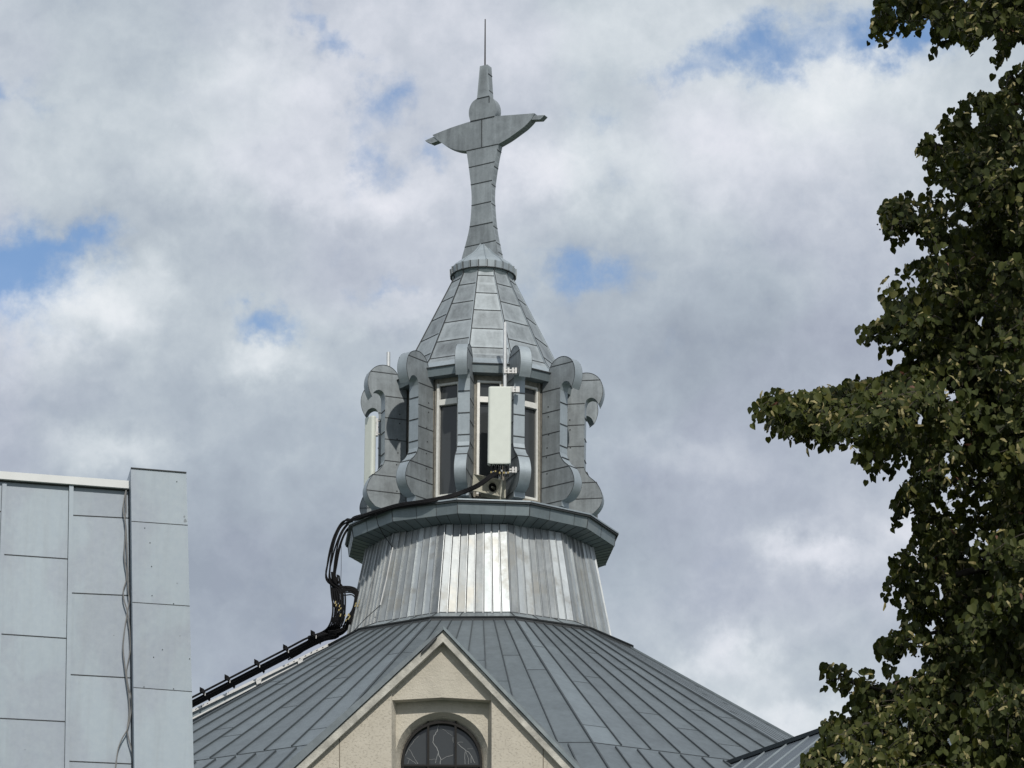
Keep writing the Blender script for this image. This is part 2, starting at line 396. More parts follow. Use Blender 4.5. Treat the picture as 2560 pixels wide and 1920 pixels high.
# ---- cornice (12-sided, turned with the lantern)
z1, r1 = zc(1350), rm(340, 1350); z2, r2 = zc(1379), rm(336, 1379)
cf = MB(); cj = MB(); sf = MB()
zw, rw = zc(1312), rm(205, 1312)         # lantern foot
for k in range(12):
    a0, a1 = A2 + k * ST, A2 + (k + 1) * ST
    TL, TR, BR, BL = pol(a0, r1, z1), pol(a1, r1, z1), pol(a1, r2, z2), pol(a0, r2, z2)
    n = nrm(BL, BR, TR)
    cuts = [0, random.uniform(.25, .4), random.uniform(.66, .78), 1] if k % 2 else [0, .3 + random.uniform(0, .4), 1]
    for u0, u1 in zip(cuts, cuts[1:]):
        cf.face([lerp(BL, BR, u0), lerp(BL, BR, u1), lerp(TL, TR, u1), lerp(TL, TR, u0)])
        if u0: cj.bar(lerp(BL, BR, u0), lerp(TL, TR, u0), .008, .003, n)
    cj.bar(BL, TL, .012, .008, n)
    # top drip lip
    o0, o1 = pol(a0, r1 + .03, z1 + .012), pol(a1, r1 + .03, z1 + .012)
    cf.bar(lerp(o0, o1, 0), o1, .055, .022, Vector((0, 0, 1)), 1, .6)
    cj.bar(o0 - Vector((0, 0, .02)), o1 - Vector((0, 0, .02)), .03, .012, n)
    # sloping top
    cf.face([pol(a0, r1 + .02, z1 + .02), pol(a1, r1 + .02, z1 + .02), pol(a1, rw - .1, zw), pol(a0, rw - .1, zw)], 0, .5)
    # soffit
    i0, i1 = pol(a0, rtp - .05, z2 - .10), pol(a1, rtp - .05, z2 - .10)
    for i in range(6):
        u0, u1 = i / 6, (i + 1) / 6
        sf.face([lerp(BL, BR, u0), lerp(i0, i1, u0), lerp(i0, i1, u1), lerp(BL, BR, u1)])
        cj.bar(lerp(BL, BR, u0), lerp(i0, i1, u0), .009, .005, Vector((0, 0, -1)))
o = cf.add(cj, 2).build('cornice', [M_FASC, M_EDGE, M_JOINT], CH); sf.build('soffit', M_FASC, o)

# ---- lantern wall and windows
zet = zc(1003)
lw = MB(); th = rm(13, 1150)
awall = rw * math.cos(ST / 2); half = rw * math.sin(ST / 2)
for k in range(12):
    am = A2 + (k + .5) * ST
    rad = Vector((math.sin(am), -math.cos(am), 0)); tan = Vector((math.cos(am), math.sin(am), 0))
    C = Vector((X0, Y0, 0)) + rad * awall
    def P(u, z, d=0): return C + tan * u + Vector((0, 0, z)) + rad * d
    wv = half - .16
    # side strips, sill, head round the opening
    for s in (-1, 1):
        lw.prism([P(s * half, zw - .2), P(s * wv, zw - .2), P(s * wv, zet + .1), P(s * half, zet + .1)] if s < 0 else [P(wv, zw - .2), P(half, zw - .2), P(half, zet + .1), P(wv, zet + .1)], rad * -.1, 0)
        lw.bar(P(s * (wv + .05), zw), P(s * (wv + .05), zet), .012, .006, rad, 1)
        lw.bar(P(s * (wv - .01), zw), P(s * (wv - .01), zet), .03, .02, rad, 0)
    lw.box(P(0, zw + .09, -.05), tan * wv, rad * .08, Vector((0, 0, .05)))
    lw.box(P(0, zet - .03, -.05), tan * wv, rad * .05, Vector((0, 0, .07)))
lw.build('lantern_wall', [M_REVEAL, M_JOINT], CH)
# one window, copied round (local: rad = -Y)
wz0, wz1 = zw + .14, zet - .10
wh = half - .17
fm = MB(); fw = .05
ztr = zc(1062)
def LP(u, z, d=0): return Vector((u, -(awall + d), z))
def lbox(mb, u0, u1, za, zb_, d0, d1, mi=0): mb.box(LP((u0 + u1) / 2, (za + zb_) / 2, (d0 + d1) / 2), Vector(((u1 - u0) / 2, 0, 0)), Vector((0, abs(d1 - d0) / 2, 0)), Vector((0, 0, (zb_ - za) / 2)), mi)
lbox(fm, -wh, -wh + fw, wz0, wz1, -.04, .03); lbox(fm, wh - fw, wh, wz0, wz1, -.04, .012)
lbox(fm, -wh + fw, wh - fw, wz0, wz0 + fw, -.04, .010); lbox(fm, -wh + fw, wh - fw, wz1 - .04, wz1, -.04, .010)
lbox(fm, -wh + fw, wh - fw, ztr - .055, ztr + .055, -.04, .034)
pn = MB(); lbox(pn, -wh + .02, wh - .02, wz0 + .02, ztr, -.055, -.045); pu = MB(); lbox(pu, -wh + .02, wh - .02, ztr, wz1 - .02, -.055, -.045)
rod = MB()
Z = Vector((0, 0, 0))
fproto = fm.build('window_frame', M_WHITE, CH, org=Z); p1 = pn.build('pane', M_GLASS, fproto, org=Z); p2 = pu.build('pane', M_GLASS, fproto, org=Z)
for k in range(12):
    if k == 0: o = fproto
    else:
        o = fproto.copy(); col.objects.link(o); o.parent = CH
        for ch in (p1, p2): c = ch.copy(); col.objects.link(c); c.parent = o
    o.location = (0, 0, 0); o.rotation_euler = (0, 0, A2 + (k + .5) * ST)
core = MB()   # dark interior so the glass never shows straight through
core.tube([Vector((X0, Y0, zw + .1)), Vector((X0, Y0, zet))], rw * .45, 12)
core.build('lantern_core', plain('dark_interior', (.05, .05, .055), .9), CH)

# ---- spire eave, spire
def interp(tab, y):
    for (ya, ra), (yb, rb2) in zip(tab, tab[1:]):
        if ya <= y <= yb: return ra + (rb2 - ra) * (y - ya) / (yb - ya)
    return tab[-1][1] if y > tab[-1][0] else tab[0][1]
SP = [(700, 74), (740, 94), (950, 202), (963, 212), (973, 222), (981, 233)]
def spp(phi, y): return pol(phi, rm(interp(SP, y), y), zc(y))
sp = MB(); sj = MB()
def yc_for(yf):
    for y in range(700, 982):
        if proj(lerp(spp(A2, y), spp(A2 + ST, y), .5))[1] >= yf: return y
    return 981
even = [yc_for(v) for v in (689, 732, 775, 822, 869)]; odd = [yc_for(v) for v in (707, 752, 798, 845, 886)]
for k in range(12):
    a0, a1 = A2 + k * ST, A2 + (k + 1) * ST
    js = sorted(set((even if k % 2 == 0 else odd)))
    tn = random.random()
    ys = sorted(set([s_[0] for s_ in SP] + js))
    for ya, yb in zip(ys, ys[1:]):
        if ya in js: tn = random.random()
        sp.face([spp(a0, yb), spp(a1, yb), spp(a1, ya), spp(a0, ya)], 1 if ya >= 963 else 0, tn)
        sj.bar(spp(a0, yb), spp(a0, ya), .018, .018, pol(a0, 1, .5) - pol(0, 0, 0))
        sp.bar(spp(a0 - .012, yb), spp(a0 - .012, ya), .02, .014, pol(a0, 1, .5) - pol(0, 0, 0), 1)
    n = nrm(spp(a0, 900), spp(a1, 900), spp(a1, 850))
    for y in js:
        if y > 702: sj.bar(spp(a0, y), spp(a1, y), .016, .009, n)
    e0, e1 = spp(a0, 981), spp(a1, 981)
    f0, f1 = pol(a0, rm(229, 1003), zc(1003)), pol(a1, rm(229, 1003), zc(1003))
    n2 = nrm(f0, f1, e1)
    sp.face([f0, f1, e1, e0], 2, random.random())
    sj.bar(e0 - Vector((0, 0, .01)), e1 - Vector((0, 0, .01)), .02, .02, n2)
    g0, g1 = pol(a0, rw - .1, zet), pol(a1, rw - .1, zet)
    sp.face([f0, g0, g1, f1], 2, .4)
sp.add(sj, 3).build('spire_roof', [M_SPIRE, M_EDGE, M_FASC, M_JOINT], CH)

# ---- collar under the cross
cl = MB(); clj = MB(); NC = 24
def cp(i, rpx, y, off=0): return pol(A2 + 2 * math.pi * i / NC + off, rm(rpx, y), zc(y))
for i in range(NC):
    cl.face([cp(i, 81, 694), cp(i + 1, 81, 694), cp(i + 1, 82, 677), cp(i, 82, 677)], 1)
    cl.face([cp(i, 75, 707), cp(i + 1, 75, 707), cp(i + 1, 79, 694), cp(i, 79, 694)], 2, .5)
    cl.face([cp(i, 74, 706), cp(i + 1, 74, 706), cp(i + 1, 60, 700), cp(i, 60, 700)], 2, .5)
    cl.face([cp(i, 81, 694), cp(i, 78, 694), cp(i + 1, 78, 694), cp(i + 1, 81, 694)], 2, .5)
    rd = cp(i, 82, 690) - cp(i, 0, 690)
    cl.bar(cp(i, 81, 694), cp(i, 82, 677), .016, .022, rd, 0, .6)
    clj.bar(cp(i + .12, 81, 694), cp(i + .12, 82, 677), .010, .010, rd)
    if i % 2 == 0: clj.bar(cp(i, 75, 707), cp(i, 79, 694), .016, .02, rd)
    clj.bar(cp(i, 81, 694.5), cp(i + 1, 81, 694.5), .016, .012, rd)
CP = [(677, 82), (668, 74), (658, 60), (646, 42), (632, 26), (614, 11), (606, 3)]
for (ya, ra), (yb, rb2) in zip(CP, CP[1:]):
    for i in range(NC):
        cl.face([cp(i, ra, ya), cp(i + 1, ra, ya), cp(i + 1, rb2, yb), cp(i, rb2, yb)], 1, .8)
for i in (1, 3, 22):
    cl.tube([cp(i, r_ + 1, y_) for y_, r_ in CP], .014, 5, 1)
cl.add(clj, 3).build('collar', [M_SPIRE, M_EDGE, M_FASC, M_JOINT], CH)

# ---- cross
PSI = R(28); uu = Vector((math.cos(PSI), -math.sin(PSI), 0)); nn = Vector((-math.sin(PSI), -math.cos(PSI), 0))
TH = .17; p0 = Vector((X0, Y0, 0)) + nn * TH / 2
def cr(px, py, off=0): return atPlane(px, py, p0 + nn * off, nn)
cs = MB(); cjj = MB()
Lb = [(1153, 655), (1155, 643), (1162, 618), (1174, 567), (1178.7, 514), (1178.7, 485), (1177, 462), (1172, 419), (1166, 377)]
Rb = [(1251, 655), (1247, 636), (1239.6, 601), (1232, 555), (1228, 503.5), (1228, 475), (1230, 450), (1237, 404), (1246, 360)]
Ls = crom([(*p, 0) for p in Lb], 3); Rs = crom([(*p, 0) for p in Rb], 3)
cutL = [377, 419, 462, 514, 567, 618, 655]; cutR = [360, 404, 450.5, 503.5, 555, 601, 655]
def xat(L, y):
    for p, q in zip(L, L[1:]):
        if min(p.y, q.y) <= y <= max(p.y, q.y) and p.y != q.y: return p.x + (q.x - p.x) * (y - p.y) / (q.y - p.y)
    return L[0].x if abs(y - L[0].y) < abs(y - L[-1].y) else L[-1].x
for i in range(6):
    yl = [lerp(cutL[i], cutL[i + 1], t / 3) for t in range(4)]; yr = [lerp(cutR[i], cutR[i + 1], t / 3) for t in range(4)]
    cs.prism([cr(xat(Ls, y), y, .0015 * (i % 2)) for y in yl] + [cr(xat(Rs, y), y, .0015 * (i % 2)) for y in reversed(yr)], -nn * (TH + .003 * (i % 2)), 0, None, random.random())
# crescent arms
low_l = [(1166, 377), (1145, 375.5), (1124, 369), (1107, 359.5), (1092, 348), (1081, 337.5)]
up_l = [(1081, 337.5), (1128, 319), (1176, 303.5)]
up_r = [(1236, 290.5), (1290, 286.5), (1336, 283)]
low_r = [(1336, 283), (1328, 298), (1311, 316), (1291, 331), (1270, 346), (1246, 360)]
def cc(l, n=3): return [(p.x, p.y) for p in crom([(*q, 0) for q in l], n)]
arm = cc(low_l) + cc(up_l)[1:] + cc(up_r) + cc(low_r)[1:]
mid_t, mid_b = (1204.5, 298.5), (1204.5, 368.8)
armL = cc(low_l) + cc(up_l)[1:] + [mid_t, mid_b]; armR = [mid_b, mid_t] + cc(up_r) + cc(low_r)[1:]
cs.prism([cr(*p, .006) for p in armL], -nn * (TH + .012), 0, None, .35); cs.prism([cr(*p, .006) for p in armR], -nn * (TH + .012), 0, None, .75)
# disc and top shaft
disc = []
cx, cy = 1206.5, 273
th0 = R(62); 
for i in range(25):
    a = R(124) + i / 24 * R(292) if False else R(-62) + 0
pts_d = [(1176, 303.5), (1172.5, 291), (1172, 279), (1175, 266), (1182, 254), (1192.3, 246.6), (1223, 239.7), (1233, 247), (1239.5, 259), (1241.5, 272), (1240, 282), (1236, 290.5)]
dd = cc(pts_d[:6]) + cc(pts_d[6:])
cs.prism([cr(*p, .010) for p in dd], -nn * (TH + .02), 0)
cs.prism([cr(*p, .004) for p in [(1192.3, 247.5), (1223, 240.5), (1218.4, 161), (1199.5, 165.5)]], -nn * (TH + .008), 0)
# hands
for q in ([(1060, 352.5), (1083, 343), (1099.7, 354.6), (1079, 363)][:4],):
    cs.prism([cr(*p, -.01) for p in [(1062, 351.5), (1084, 341.5), (1096, 351.5), (1078, 358.5)]], -nn * (TH - .03), 0)
cs.prism([cr(*p, -.01) for p in [(1326, 299), (1337, 288.5), (1361, 287.5), (1351, 298)]], -nn * (TH - .03), 0)
for (a, b_) in [((1166, 377), (1246, 360)), ((1172, 419), (1237, 404)), ((1177, 462), (1230, 450.5)), ((1178.7, 514), (1228, 503.5)), ((1174, 567), (1232, 555)), ((1162, 618), (1239.6, 601)),
                ((1176, 303.5), (1236, 290.5)), ((1192.3, 247), (1223, 240)), ((1204.5, 299), (1204.5, 367)), ((1223, 240), (1223, 256))]:
    off = .011 if max(a[1], b_[1]) < 310 or a == (1204.5, 299) else 0
    off = {(1204.5, 299): .006, (1166, 377): .0}.get(a, off)
    cjj.bar(cr(*a, off), cr(*b_, off), .014, .009, nn)
# joints on the right flank
def xr(y):
    for p, q in zip(Rs, Rs[1:]):
        if min(p.y, q.y) <= y <= max(p.y, q.y) and p.y != q.y: return p.x + (q.x - p.x) * (y - p.y) / (q.y - p.y)
for y in (374, 415, 460, 508, 565, 606, 630):
    p = cr(xr(y), y); cjj.bar(p, p - nn * TH, .016, .006, uu)
for x, y in ((1219.6, 184), (1221.4, 226)):
    p = cr(x, y); cjj.bar(p, p - nn * TH, .016, .012, uu)
cs.add(cjj, 1).build('cross', [M_SPIRE, M_JOINT], CH)
lr = MB(); ra_ = atY(1212.5, 163, Y0); rb_ = atY(1213, 48, Y0); lr.tube([ra_ - Vector((0, 0, .1)), rb_], .018, 6, r2=.012)
lr.build('lightning_rod', plain('rod_iron', (.09, .085, .085), .5, .5), CH)

# ---- scroll brackets (fins)
PR = [(268, 1316), (268, 1303), (287, 1298), (300, 1285), (307, 1269), (307, 1254), (300, 1235), (289, 1220), (276, 1209), (266, 1196), (261, 1183)]
HK = [(261, 1030), (265, 1018), (272, 1012.5), (280, 1012), (289, 1017), (295, 1027)]
BU = [(296, 1031), (303, 1016), (307, 997), (304, 977), (295, 962), (281, 952.5), (264, 949), (248, 952), (235, 961), (227, 974), (222, 990)]
def q3(l, n=4): return [(p.x, p.y) for p in crom([(*q, 0) for q in l], n)]
prof = [(205, 1316), (268, 1316)] + q3(PR[1:2] + PR[2:]) + [(261, 1105)] + q3(HK) + q3(BU) + [(205, 1000)]
def fp(rp, y, s): return Vector((s, -rm(rp, y), zc(y)))
HT = .112
fn = MB(); fj = MB()
sideA = [fp(r_, y_, -HT) for r_, y_ in prof]; sideB = [fp(r_, y_, HT) for r_, y_ in prof]
fn.face(sideA[::-1], 0, .5); fn.face(sideB, 0, .5)
for i in range(len(prof) - 1):
    fn.face([sideA[i], sideA[i + 1], sideB[i + 1], sideB[i]][::-1], 1, .5)
def rmax(y):
    best = 262
    for (ra2, ya2), (rb3, yb3) in zip(prof[1:-1], prof[2:]):
        if min(ya2, yb3) <= y <= max(ya2, yb3) and ya2 != yb3:
            best_ = ra2 + (rb3 - ra2) * (y - ya2) / (yb3 - ya2)
            if y < 1010 and best_ < 270: continue
            best = best_
            if y < 1010: break
    return best
for y in (968, 1025, 1078, 1131, 1184, 1222, 1262, 1303):
    ro = {968: 300, 1025: 261, 1078: 261, 1131: 261, 1184: 261, 1222: 291, 1262: 307, 1303: 268}[y]
    ri = 231 if y == 968 else 205
    for s in (-HT, HT): fj.bar(fp(ri, y, s), fp(ro, y, s), .014, .006, Vector((s, 0, 0)))
for y, ro in ((1060, 261), (1113, 261), (1166, 261), (1196, 267), (1222, 291)):
    fj.bar(fp(ro + .4, y, -HT), fp(ro + .4, y, HT), .016, .008, Vector((0, -1, 0)))
for seg in (q3(BU), q3(PR[2:])):
    for s in (-1, 1):
        for (a, b_) in zip(seg, seg[1:]):
            fj.bar(fp(a[0] - .6, a[1], s * HT), fp(b_[0] - .6, b_[1], s * HT), .007, .006, Vector((s, 0, 0)))
for s in (-1, 1):   # vertical inner joint strip with nail holes
    for i in range(7):
        fn.v  # noqa
        fj.box(fp(222 + random.uniform(-3, 8), 1060 + i * 33 + random.uniform(-8, 8), s * HT), Vector((.005, 0, 0)), Vector((0, .012, 0)), Vector((0, 0, .012)))
fin = fn.add(fj, 2).build('scroll_bracket', [M_SPIRE, M_EDGE, M_JOINT], CH, org=Z)
for k in range(12):
    if k == 0: o = fin
    else:
        o = fin.copy(); col.objects.link(o); o.parent = CH
    o.location = (0, 0, 0); o.rotation_euler = (0, 0, A2 + k * ST)

# ================================================================== gable of the church
GY = 53.0
gw = MB()
def gp(px, py, dy=0): return atY(px, py, GY + dy)
BOT = 2350
def lx(y): return 1108 - (y - 1577) / .926      # left rake centre line
def rx(y): return 1108 + (y - 1577) / 1.034
# piers
gw.prism([gp(979, 1700), gp(979, BOT), gp(lx(BOT), BOT), ], Vector((0, .9, 0)), 0)
gw.prism([gp(1229, 1700), gp(rx(BOT), BOT), gp(1229, BOT)], Vector((0, .9, 0)), 0)
# splayed reveals
for (xf, xb) in ((979, 990), (1229, 1222)):
    gw.face([gp(xf, 1700, 0), gp(xb, 1700, .24), gp(xb, BOT, .24), gp(xf, BOT, 0)], 1, .5)
# tympanum with slightly peaked lower edge
ty = [gp(972, 1751, .04), gp(1106, 1743.5, .04), gp(1236, 1751, .04), gp(1216, 1695, .04), gp(1108, 1582, .04), gp(990, 1695, .04)]
gw.prism(ty, Vector((0, .18, 0)), 1)
# recessed wall with arch opening (splayed)
def arch(cx, cy, rad, dy, n=20): return [gp(cx + rad * math.cos(math.pi * i / n), cy - rad * math.sin(math.pi * i / n), dy) for i in range(n + 1)]
NA = 24
cxw, cyw = 1105.5, 1896
ao = [(cxw + 117 * math.cos(math.pi * i / NA), cyw - 116 * math.sin(math.pi * i / NA)) for i in range(NA + 1)]
ai = [(1104.5 + 101 * math.cos(math.pi * i / NA), 1903 - 101 * math.sin(math.pi * i / NA)) for i in range(NA + 1)]
top = 1735
for i in range(NA):
    (xa, ya), (xb, yb) = ao[i], ao[i + 1]
    gw.face([gp(xa, ya, .24), gp(xb, yb, .24), gp(xb, top, .24), gp(xa, top, .24)], 1, .5)
    gw.face([gp(*ao[i], .24), gp(*ai[i], .42), gp(*ai[i + 1], .42), gp(*ao[i + 1], .24)], 1, .5)
for s, (x0, x1) in (('l', (ao[-1][0], ai[-1][0])), ('r', (ao[0][0], ai[0][0]))):
    gw.face([gp(x0, cyw, .24), gp(x1, 1903, .42), gp(x1, BOT, .42), gp(x0, BOT, .24)], 1, .5)
gw.face([gp(970, top, .241), gp(ao[-1][0], top, .241), gp(ao[-1][0], BOT, .241), gp(970, BOT, .241)], 1, .5)
gw.face([gp(1240, top, .241), gp(ao[0][0], top, .241), gp(ao[0][0], BOT, .241), gp(1240, BOT, .241)], 1, .5)
# lower body down to the ground
pL, pR = gp(lx(BOT), BOT), gp(rx(BOT), BOT)
gw.prism([pL, Vector((pL.x, pL.y, -.2)), Vector((pR.x, pR.y, -.2)), pR], Vector((0, 2.2, 0)), 0)
gw.face([gp(970, 1740, .55), gp(1240, 1740, .55), gp(1240, BOT, .55), gp(970, BOT, .55)], 1, .4)
vj = MB()
vj.bar(gp(849, 1846), gp(849, BOT), .012, .004, Vector((0, -1, 0))); vj.bar(gp(1358, 1863), gp(1358, BOT), .012, .004, Vector((0, -1, 0)))
GW = gw.add(vj, 2).build('gable_wall', [M_STUC, M_PLAST, plain('stucco_joint', (.16, .14, .11), .9)], CH)
# raking plaster trim
tm = MB()
lo, li = [(1108.5, 1577), (lx(BOT) - 2, BOT)], [(1107.5, 1604), (lx(BOT) + 26, BOT)]
ro, ri = [(1108.5, 1577), (rx(BOT) - 12, BOT)], [(1107.5, 1604), (rx(BOT) - 42, BOT)]
def rake(mb, a, b_, dy0, dy1, seg=26, jit=0, mi=0):
    for i in range(seg):
        t0, t1 = i / seg, (i + 1) / seg
        P = [lerp(Vector((*a[0], 0)), Vector((*a[1], 0)), t) for t in (t0, t1)] + [lerp(Vector((*b_[0], 0)), Vector((*b_[1], 0)), t) for t in (t1, t0)]
        j = [random.uniform(-jit, jit) for _ in P]
        mb.prism([gp(p.x, p.y, dy0) for p in P], Vector((0, dy1 - dy0, 0)), mi)
tm.prism([gp(*lo[0], -.10), gp(*lo[1], -.10), gp(*li[1], -.10), gp(*li[0], -.10)], Vector((0, .30, 0)))
tm.prism([gp(*ro[0], -.10), gp(*li[0], -.10), gp(*ri[1], -.10), gp(*ro[1], -.10)][::1], Vector((0, .30, 0)))
tm.build('gable_trim', M_TRIM, CH)
# zinc verges and gable roof running back into the main roof
vg = MB(); vd = MB()
vL = [gp(1108, 1564, -.14), gp(lx(BOT) - 62, BOT, -.14), gp(lx(BOT) - 6, BOT, -.14), gp(1108, 1574, -.14)]
vg.prism(vL, Vector((0, 9, 0)), 0)
vR = [gp(1108, 1564, -.14), gp(1108, 1574, -.14), gp(rx(BOT) - 10, BOT, -.14), gp(rx(BOT) + 26, BOT, -.14)]
vg.prism(vR, Vector((0, 9, 0)), 0)
vg.prism([gp(1108, 1565, -.155), gp(1108, 1573, -.155), gp(rx(BOT) - 9, BOT, -.155), gp(rx(BOT) + 10, BOT, -.155)], Vector((0, .012, 0)), 2)
vd.prism([gp(1108, 1573, -.09), gp(lx(BOT) - 10, BOT, -.09), gp(lx(BOT) + 2, BOT, -.09), gp(1108, 1578, -.09)], Vector((0, .3, 0)))
vd.prism([gp(1108, 1573, -.09), gp(1108, 1579, -.09), gp(rx(BOT) - 17, BOT, -.09), gp(rx(BOT) - 6, BOT, -.09)], Vector((0, .3, 0)))
vd.prism([gp(*p, -.15) for p in [(1058, 1623), (1084, 1595), (1093, 1592), (1080, 1607), (1068, 1620), (1052, 1634)]], Vector((0, .06, 0)))  # dark patch standing in for the shaded hole of a missing piece
vg.add(vd, 1).build('gable_roof', [M_ROOF, M_JOINT, M_FASC], CH)
# arched window
wf = MB(); wdy = .36
ring_o = ai; ring_i = [(1104.5 + 95 * math.cos(math.pi * i / NA), 1903 - 95 * math.sin(math.pi * i / NA)) for i in range(NA + 1)]
for i in range(NA):
    wf.prism([gp(*ring_o[i], wdy), gp(*ring_o[i + 1], wdy), gp(*ring_i[i + 1], wdy), gp(*ring_i[i], wdy)], Vector((0, .06, 0)))
for x in (1070.5, 1139): wf.prism([gp(x - 2.6, 1803, wdy + .003), gp(x - 2.6, BOT, wdy + .003), gp(x + 2.6, BOT, wdy + .003), gp(x + 2.6, 1803, wdy + .003)], Vector((0, .05, 0)))
for (a, b_) in ((1004, 1009.5), (1199.5, 1205)): wf.prism([gp(a, 1902, wdy + .001), gp(a, BOT, wdy + .001), gp(b_, BOT, wdy + .001), gp(b_, 1902, wdy + .001)], Vector((0, .06, 0)))
wf.prism([gp(1004, 1911, wdy - .002), gp(1004, 1916, wdy - .002), gp(1205, 1917, wdy - .002), gp(1205, 1912, wdy - .002)], Vector((0, .05, 0)))
WF = wf.build('arched_window', M_IRON, GW)
pg = MB()
pg.prism([gp(*p, wdy + .08) for p in ai] + [gp(1003, BOT, wdy + .08), gp(1206, BOT, wdy + .08)], Vector((0, .01, 0)))
ck = MB()
def crack(pts, r_=.006):
    P = []
    for a, b_ in zip(pts, pts[1:]):
        for t in (0, .33, .66): P.append((a[0] + (b_[0] - a[0]) * t + random.uniform(-1, 1), a[1] + (b_[1] - a[1]) * t + random.uniform(-1, 1)))
    P.append(pts[-1]); ck.tube([gp(x, y, wdy + .079) for x, y in P], r_ * .6, 4)
def P4(*l): return [(900 + x * .271, 1520 + y * .271) for x, y in l]
crack(P4((725, 1080), (710, 1140), (685, 1180), (670, 1240), (705, 1290), (725, 1340), (745, 1400), (740, 1440)), .009)
crack(P4((725, 1335), (705, 1390), (695, 1430))); crack(P4((745, 1405), (800, 1370), (860, 1355))); crack(P4((640, 1400), (700, 1395)), .004)
crack(P4((900, 1250), (940, 1290), (1000, 1330), (1030, 1370), (1060, 1430)), .008); crack(P4((975, 1320), (965, 1390), (970, 1440))); crack(P4((975, 1325), (1000, 1390), (1000, 1440)), .005)
crack(P4((1025, 1365), (1025, 1430)), .006); crack(P4((900, 1240), (950, 1238)), .004); crack(P4((860, 1190), (860, 1240), (880, 1290)), .004)
crack(P4((445, 1295), (480, 1340), (510, 1400), (535, 1440)), .006); crack(P4((550, 1170), (500, 1220), (450, 1290), (420, 1360)), .004); crack(P4((430, 1380), (470, 1400), (520, 1440)), .005)
crack(P4((735, 1100), (800, 1145), (850, 1180)), .003); crack(P4((455, 1390), (440, 1440)), .004); crack(P4((1040, 1300), (990, 1300)), .003)
pg.add(ck, 1).build('pane', [M_GLASS, M_CRACK], WF)

# ---- side wing on the right
wr = MB(); wj = MB(); wrw = MB()
# meet the main roof plane of facet 1 / 2
def facet_plane(k):
    a, b_, c_ = facepoint(k, 0, rt), facepoint(k, 1, rt), facepoint(k, 0, RE); return a, nrm(a, c_, b_)
a_, n_ = facet_plane(1)
W1 = atPlane(1830, 1907, a_, n_); W2 = atZ(2157, 1792, W1.z)
wd_ = (W2 - W1).normalized(); W3 = W1 + wd_ * 14; W0 = W1 - wd_ * 1.5
fall = Vector((wd_.y, -wd_.x, 0)); 
if fall.x > 0: fall = -fall
fd = (fall * math.cos(R(38)) + Vector((0, 0, -math.sin(R(38))))).normalized(); wn = wd_.cross(fd).normalized()
if wn.z < 0: wn = -wn
NW = 24
for i in range(NW):
    a = lerp(W0, W3, i / NW); b_ = lerp(W0, W3, (i + 1) / NW)
    wr.face([a, b_, b_ + fd * 5, a + fd * 5], 0, random.random())
    wj.bar(a, a + fd * 5, .018, .022, wn, 1)
bf = (-fall * math.cos(R(38)) + Vector((0, 0, -math.sin(R(38))))).normalized()
wr.face([W0, W3, W3 + bf * 5, W0 + bf * 5][::-1], 0, .5)
wj.bar(W0, W3, .16, .06, (wn + Vector((0, 0, 1))).normalized(), 0)
wr.add(wj, 1).build('wing_roof', [metal('zinc_wing', (.13, .155, .18), .35, .48, .3, .3), M_SEAM, M_EDGE], CH)
e0, e1 = W0 + fd * 4.7, W3 + fd * 4.7
wrw.face([e0, e1, Vector((e1.x, e1.y, -.1)), Vector((e0.x, e0.y, -.1))]); 
f1 = W3 + bf * 4.7; m3 = W3 - wd_ * .3
wrw.face([W3 - wd_ * .3, e1 - wd_ * .3, Vector((e1.x, e1.y, -.1)) - wd_ * .3, Vector((f1.x, f1.y, -.1)) - wd_ * .3, f1 - wd_ * .3])
wrw.build('wing_wall', M_STUC, CH)

# ================================================================== left metal-clad building
LB_C = atY(240, 1500, 40.0)
ang = R(11); ln = Vector((math.sin(ang), -math.cos(ang), 0)); lt = Vector((math.cos(ang), math.sin(ang), 0))
def lp(px, py, off=0): return atPlane(px, py, LB_C + ln * off, ln)
def panelmat():
    m, t, b = base_mat('painted_metal_panel'); pos = t.n('ShaderNodeNewGeometry').outputs['Position']
    tone = t.n('ShaderNodeAttribute', attribute_name='tone').outputs['Fac']
    a = t.noise(t.vec('MULTIPLY', pos, (1.4, 1.4, .8)), 1.0, 4, .55, dist=.4); s = t.noise(t.vec('MULTIPLY', pos, (10, 10, .6)), 1.0, 4, .6); d = t.noise(pos, 14, 6, .65)
    base = t.mix(t.mr(a, .43, .57, 0, 1, True), (.31, .355, .42, 1), (.34, .402, .462, 1))
    base = t.mix(t.math('MULTIPLY', t.mr(s, .45, .72, 0, 1), .45), base, (.28, .32, .36, 1))
    base = t.mix(t.math('MULTIPLY', t.mr(d, .3, .7, 0, 1), .28), base, (.46, .52, .55, 1))
    spk = t.noise(pos, 9, 2, .5); speck = t.mr(spk, .745, .77, 0, 1)
    base = t.mix(t.math('MULTIPLY', speck, .6), base, (.10, .11, .12, 1))
    k = t.mr(tone, 0, 1, .95, 1.05); cc_ = t.n('ShaderNodeCombineXYZ')
    for i in range(3): t.put(cc_.inputs[i], k)
    t.put(b.inputs['Base Color'], t.vec('MULTIPLY', base, cc_.outputs[0])); b.inputs['Roughness'].default_value = .55; b.inputs['Metallic'].default_value = .05
    bp = t.n('ShaderNodeBump'); bp.inputs['Strength'].default_value = .3; bp.inputs['Distance'].default_value = .02; t.put(bp.inputs['Height'], a); t.put(b.inputs['Normal'], bp.outputs[0]); return m
M_PAN = panelmat()
LBt = thing('metal_clad_building', (LB_C.x, LB_C.y, 0), 'pale grey-blue building clad in flat metal panels with white coping and corner column', 'building')
lb = MB(); lj = MB(); ls = MB()
bo = 2200
def edge(x1, y1, x2, y2):
    return lambda y: x1 + (x2 - x1) * (y - y1) / (y2 - y1)
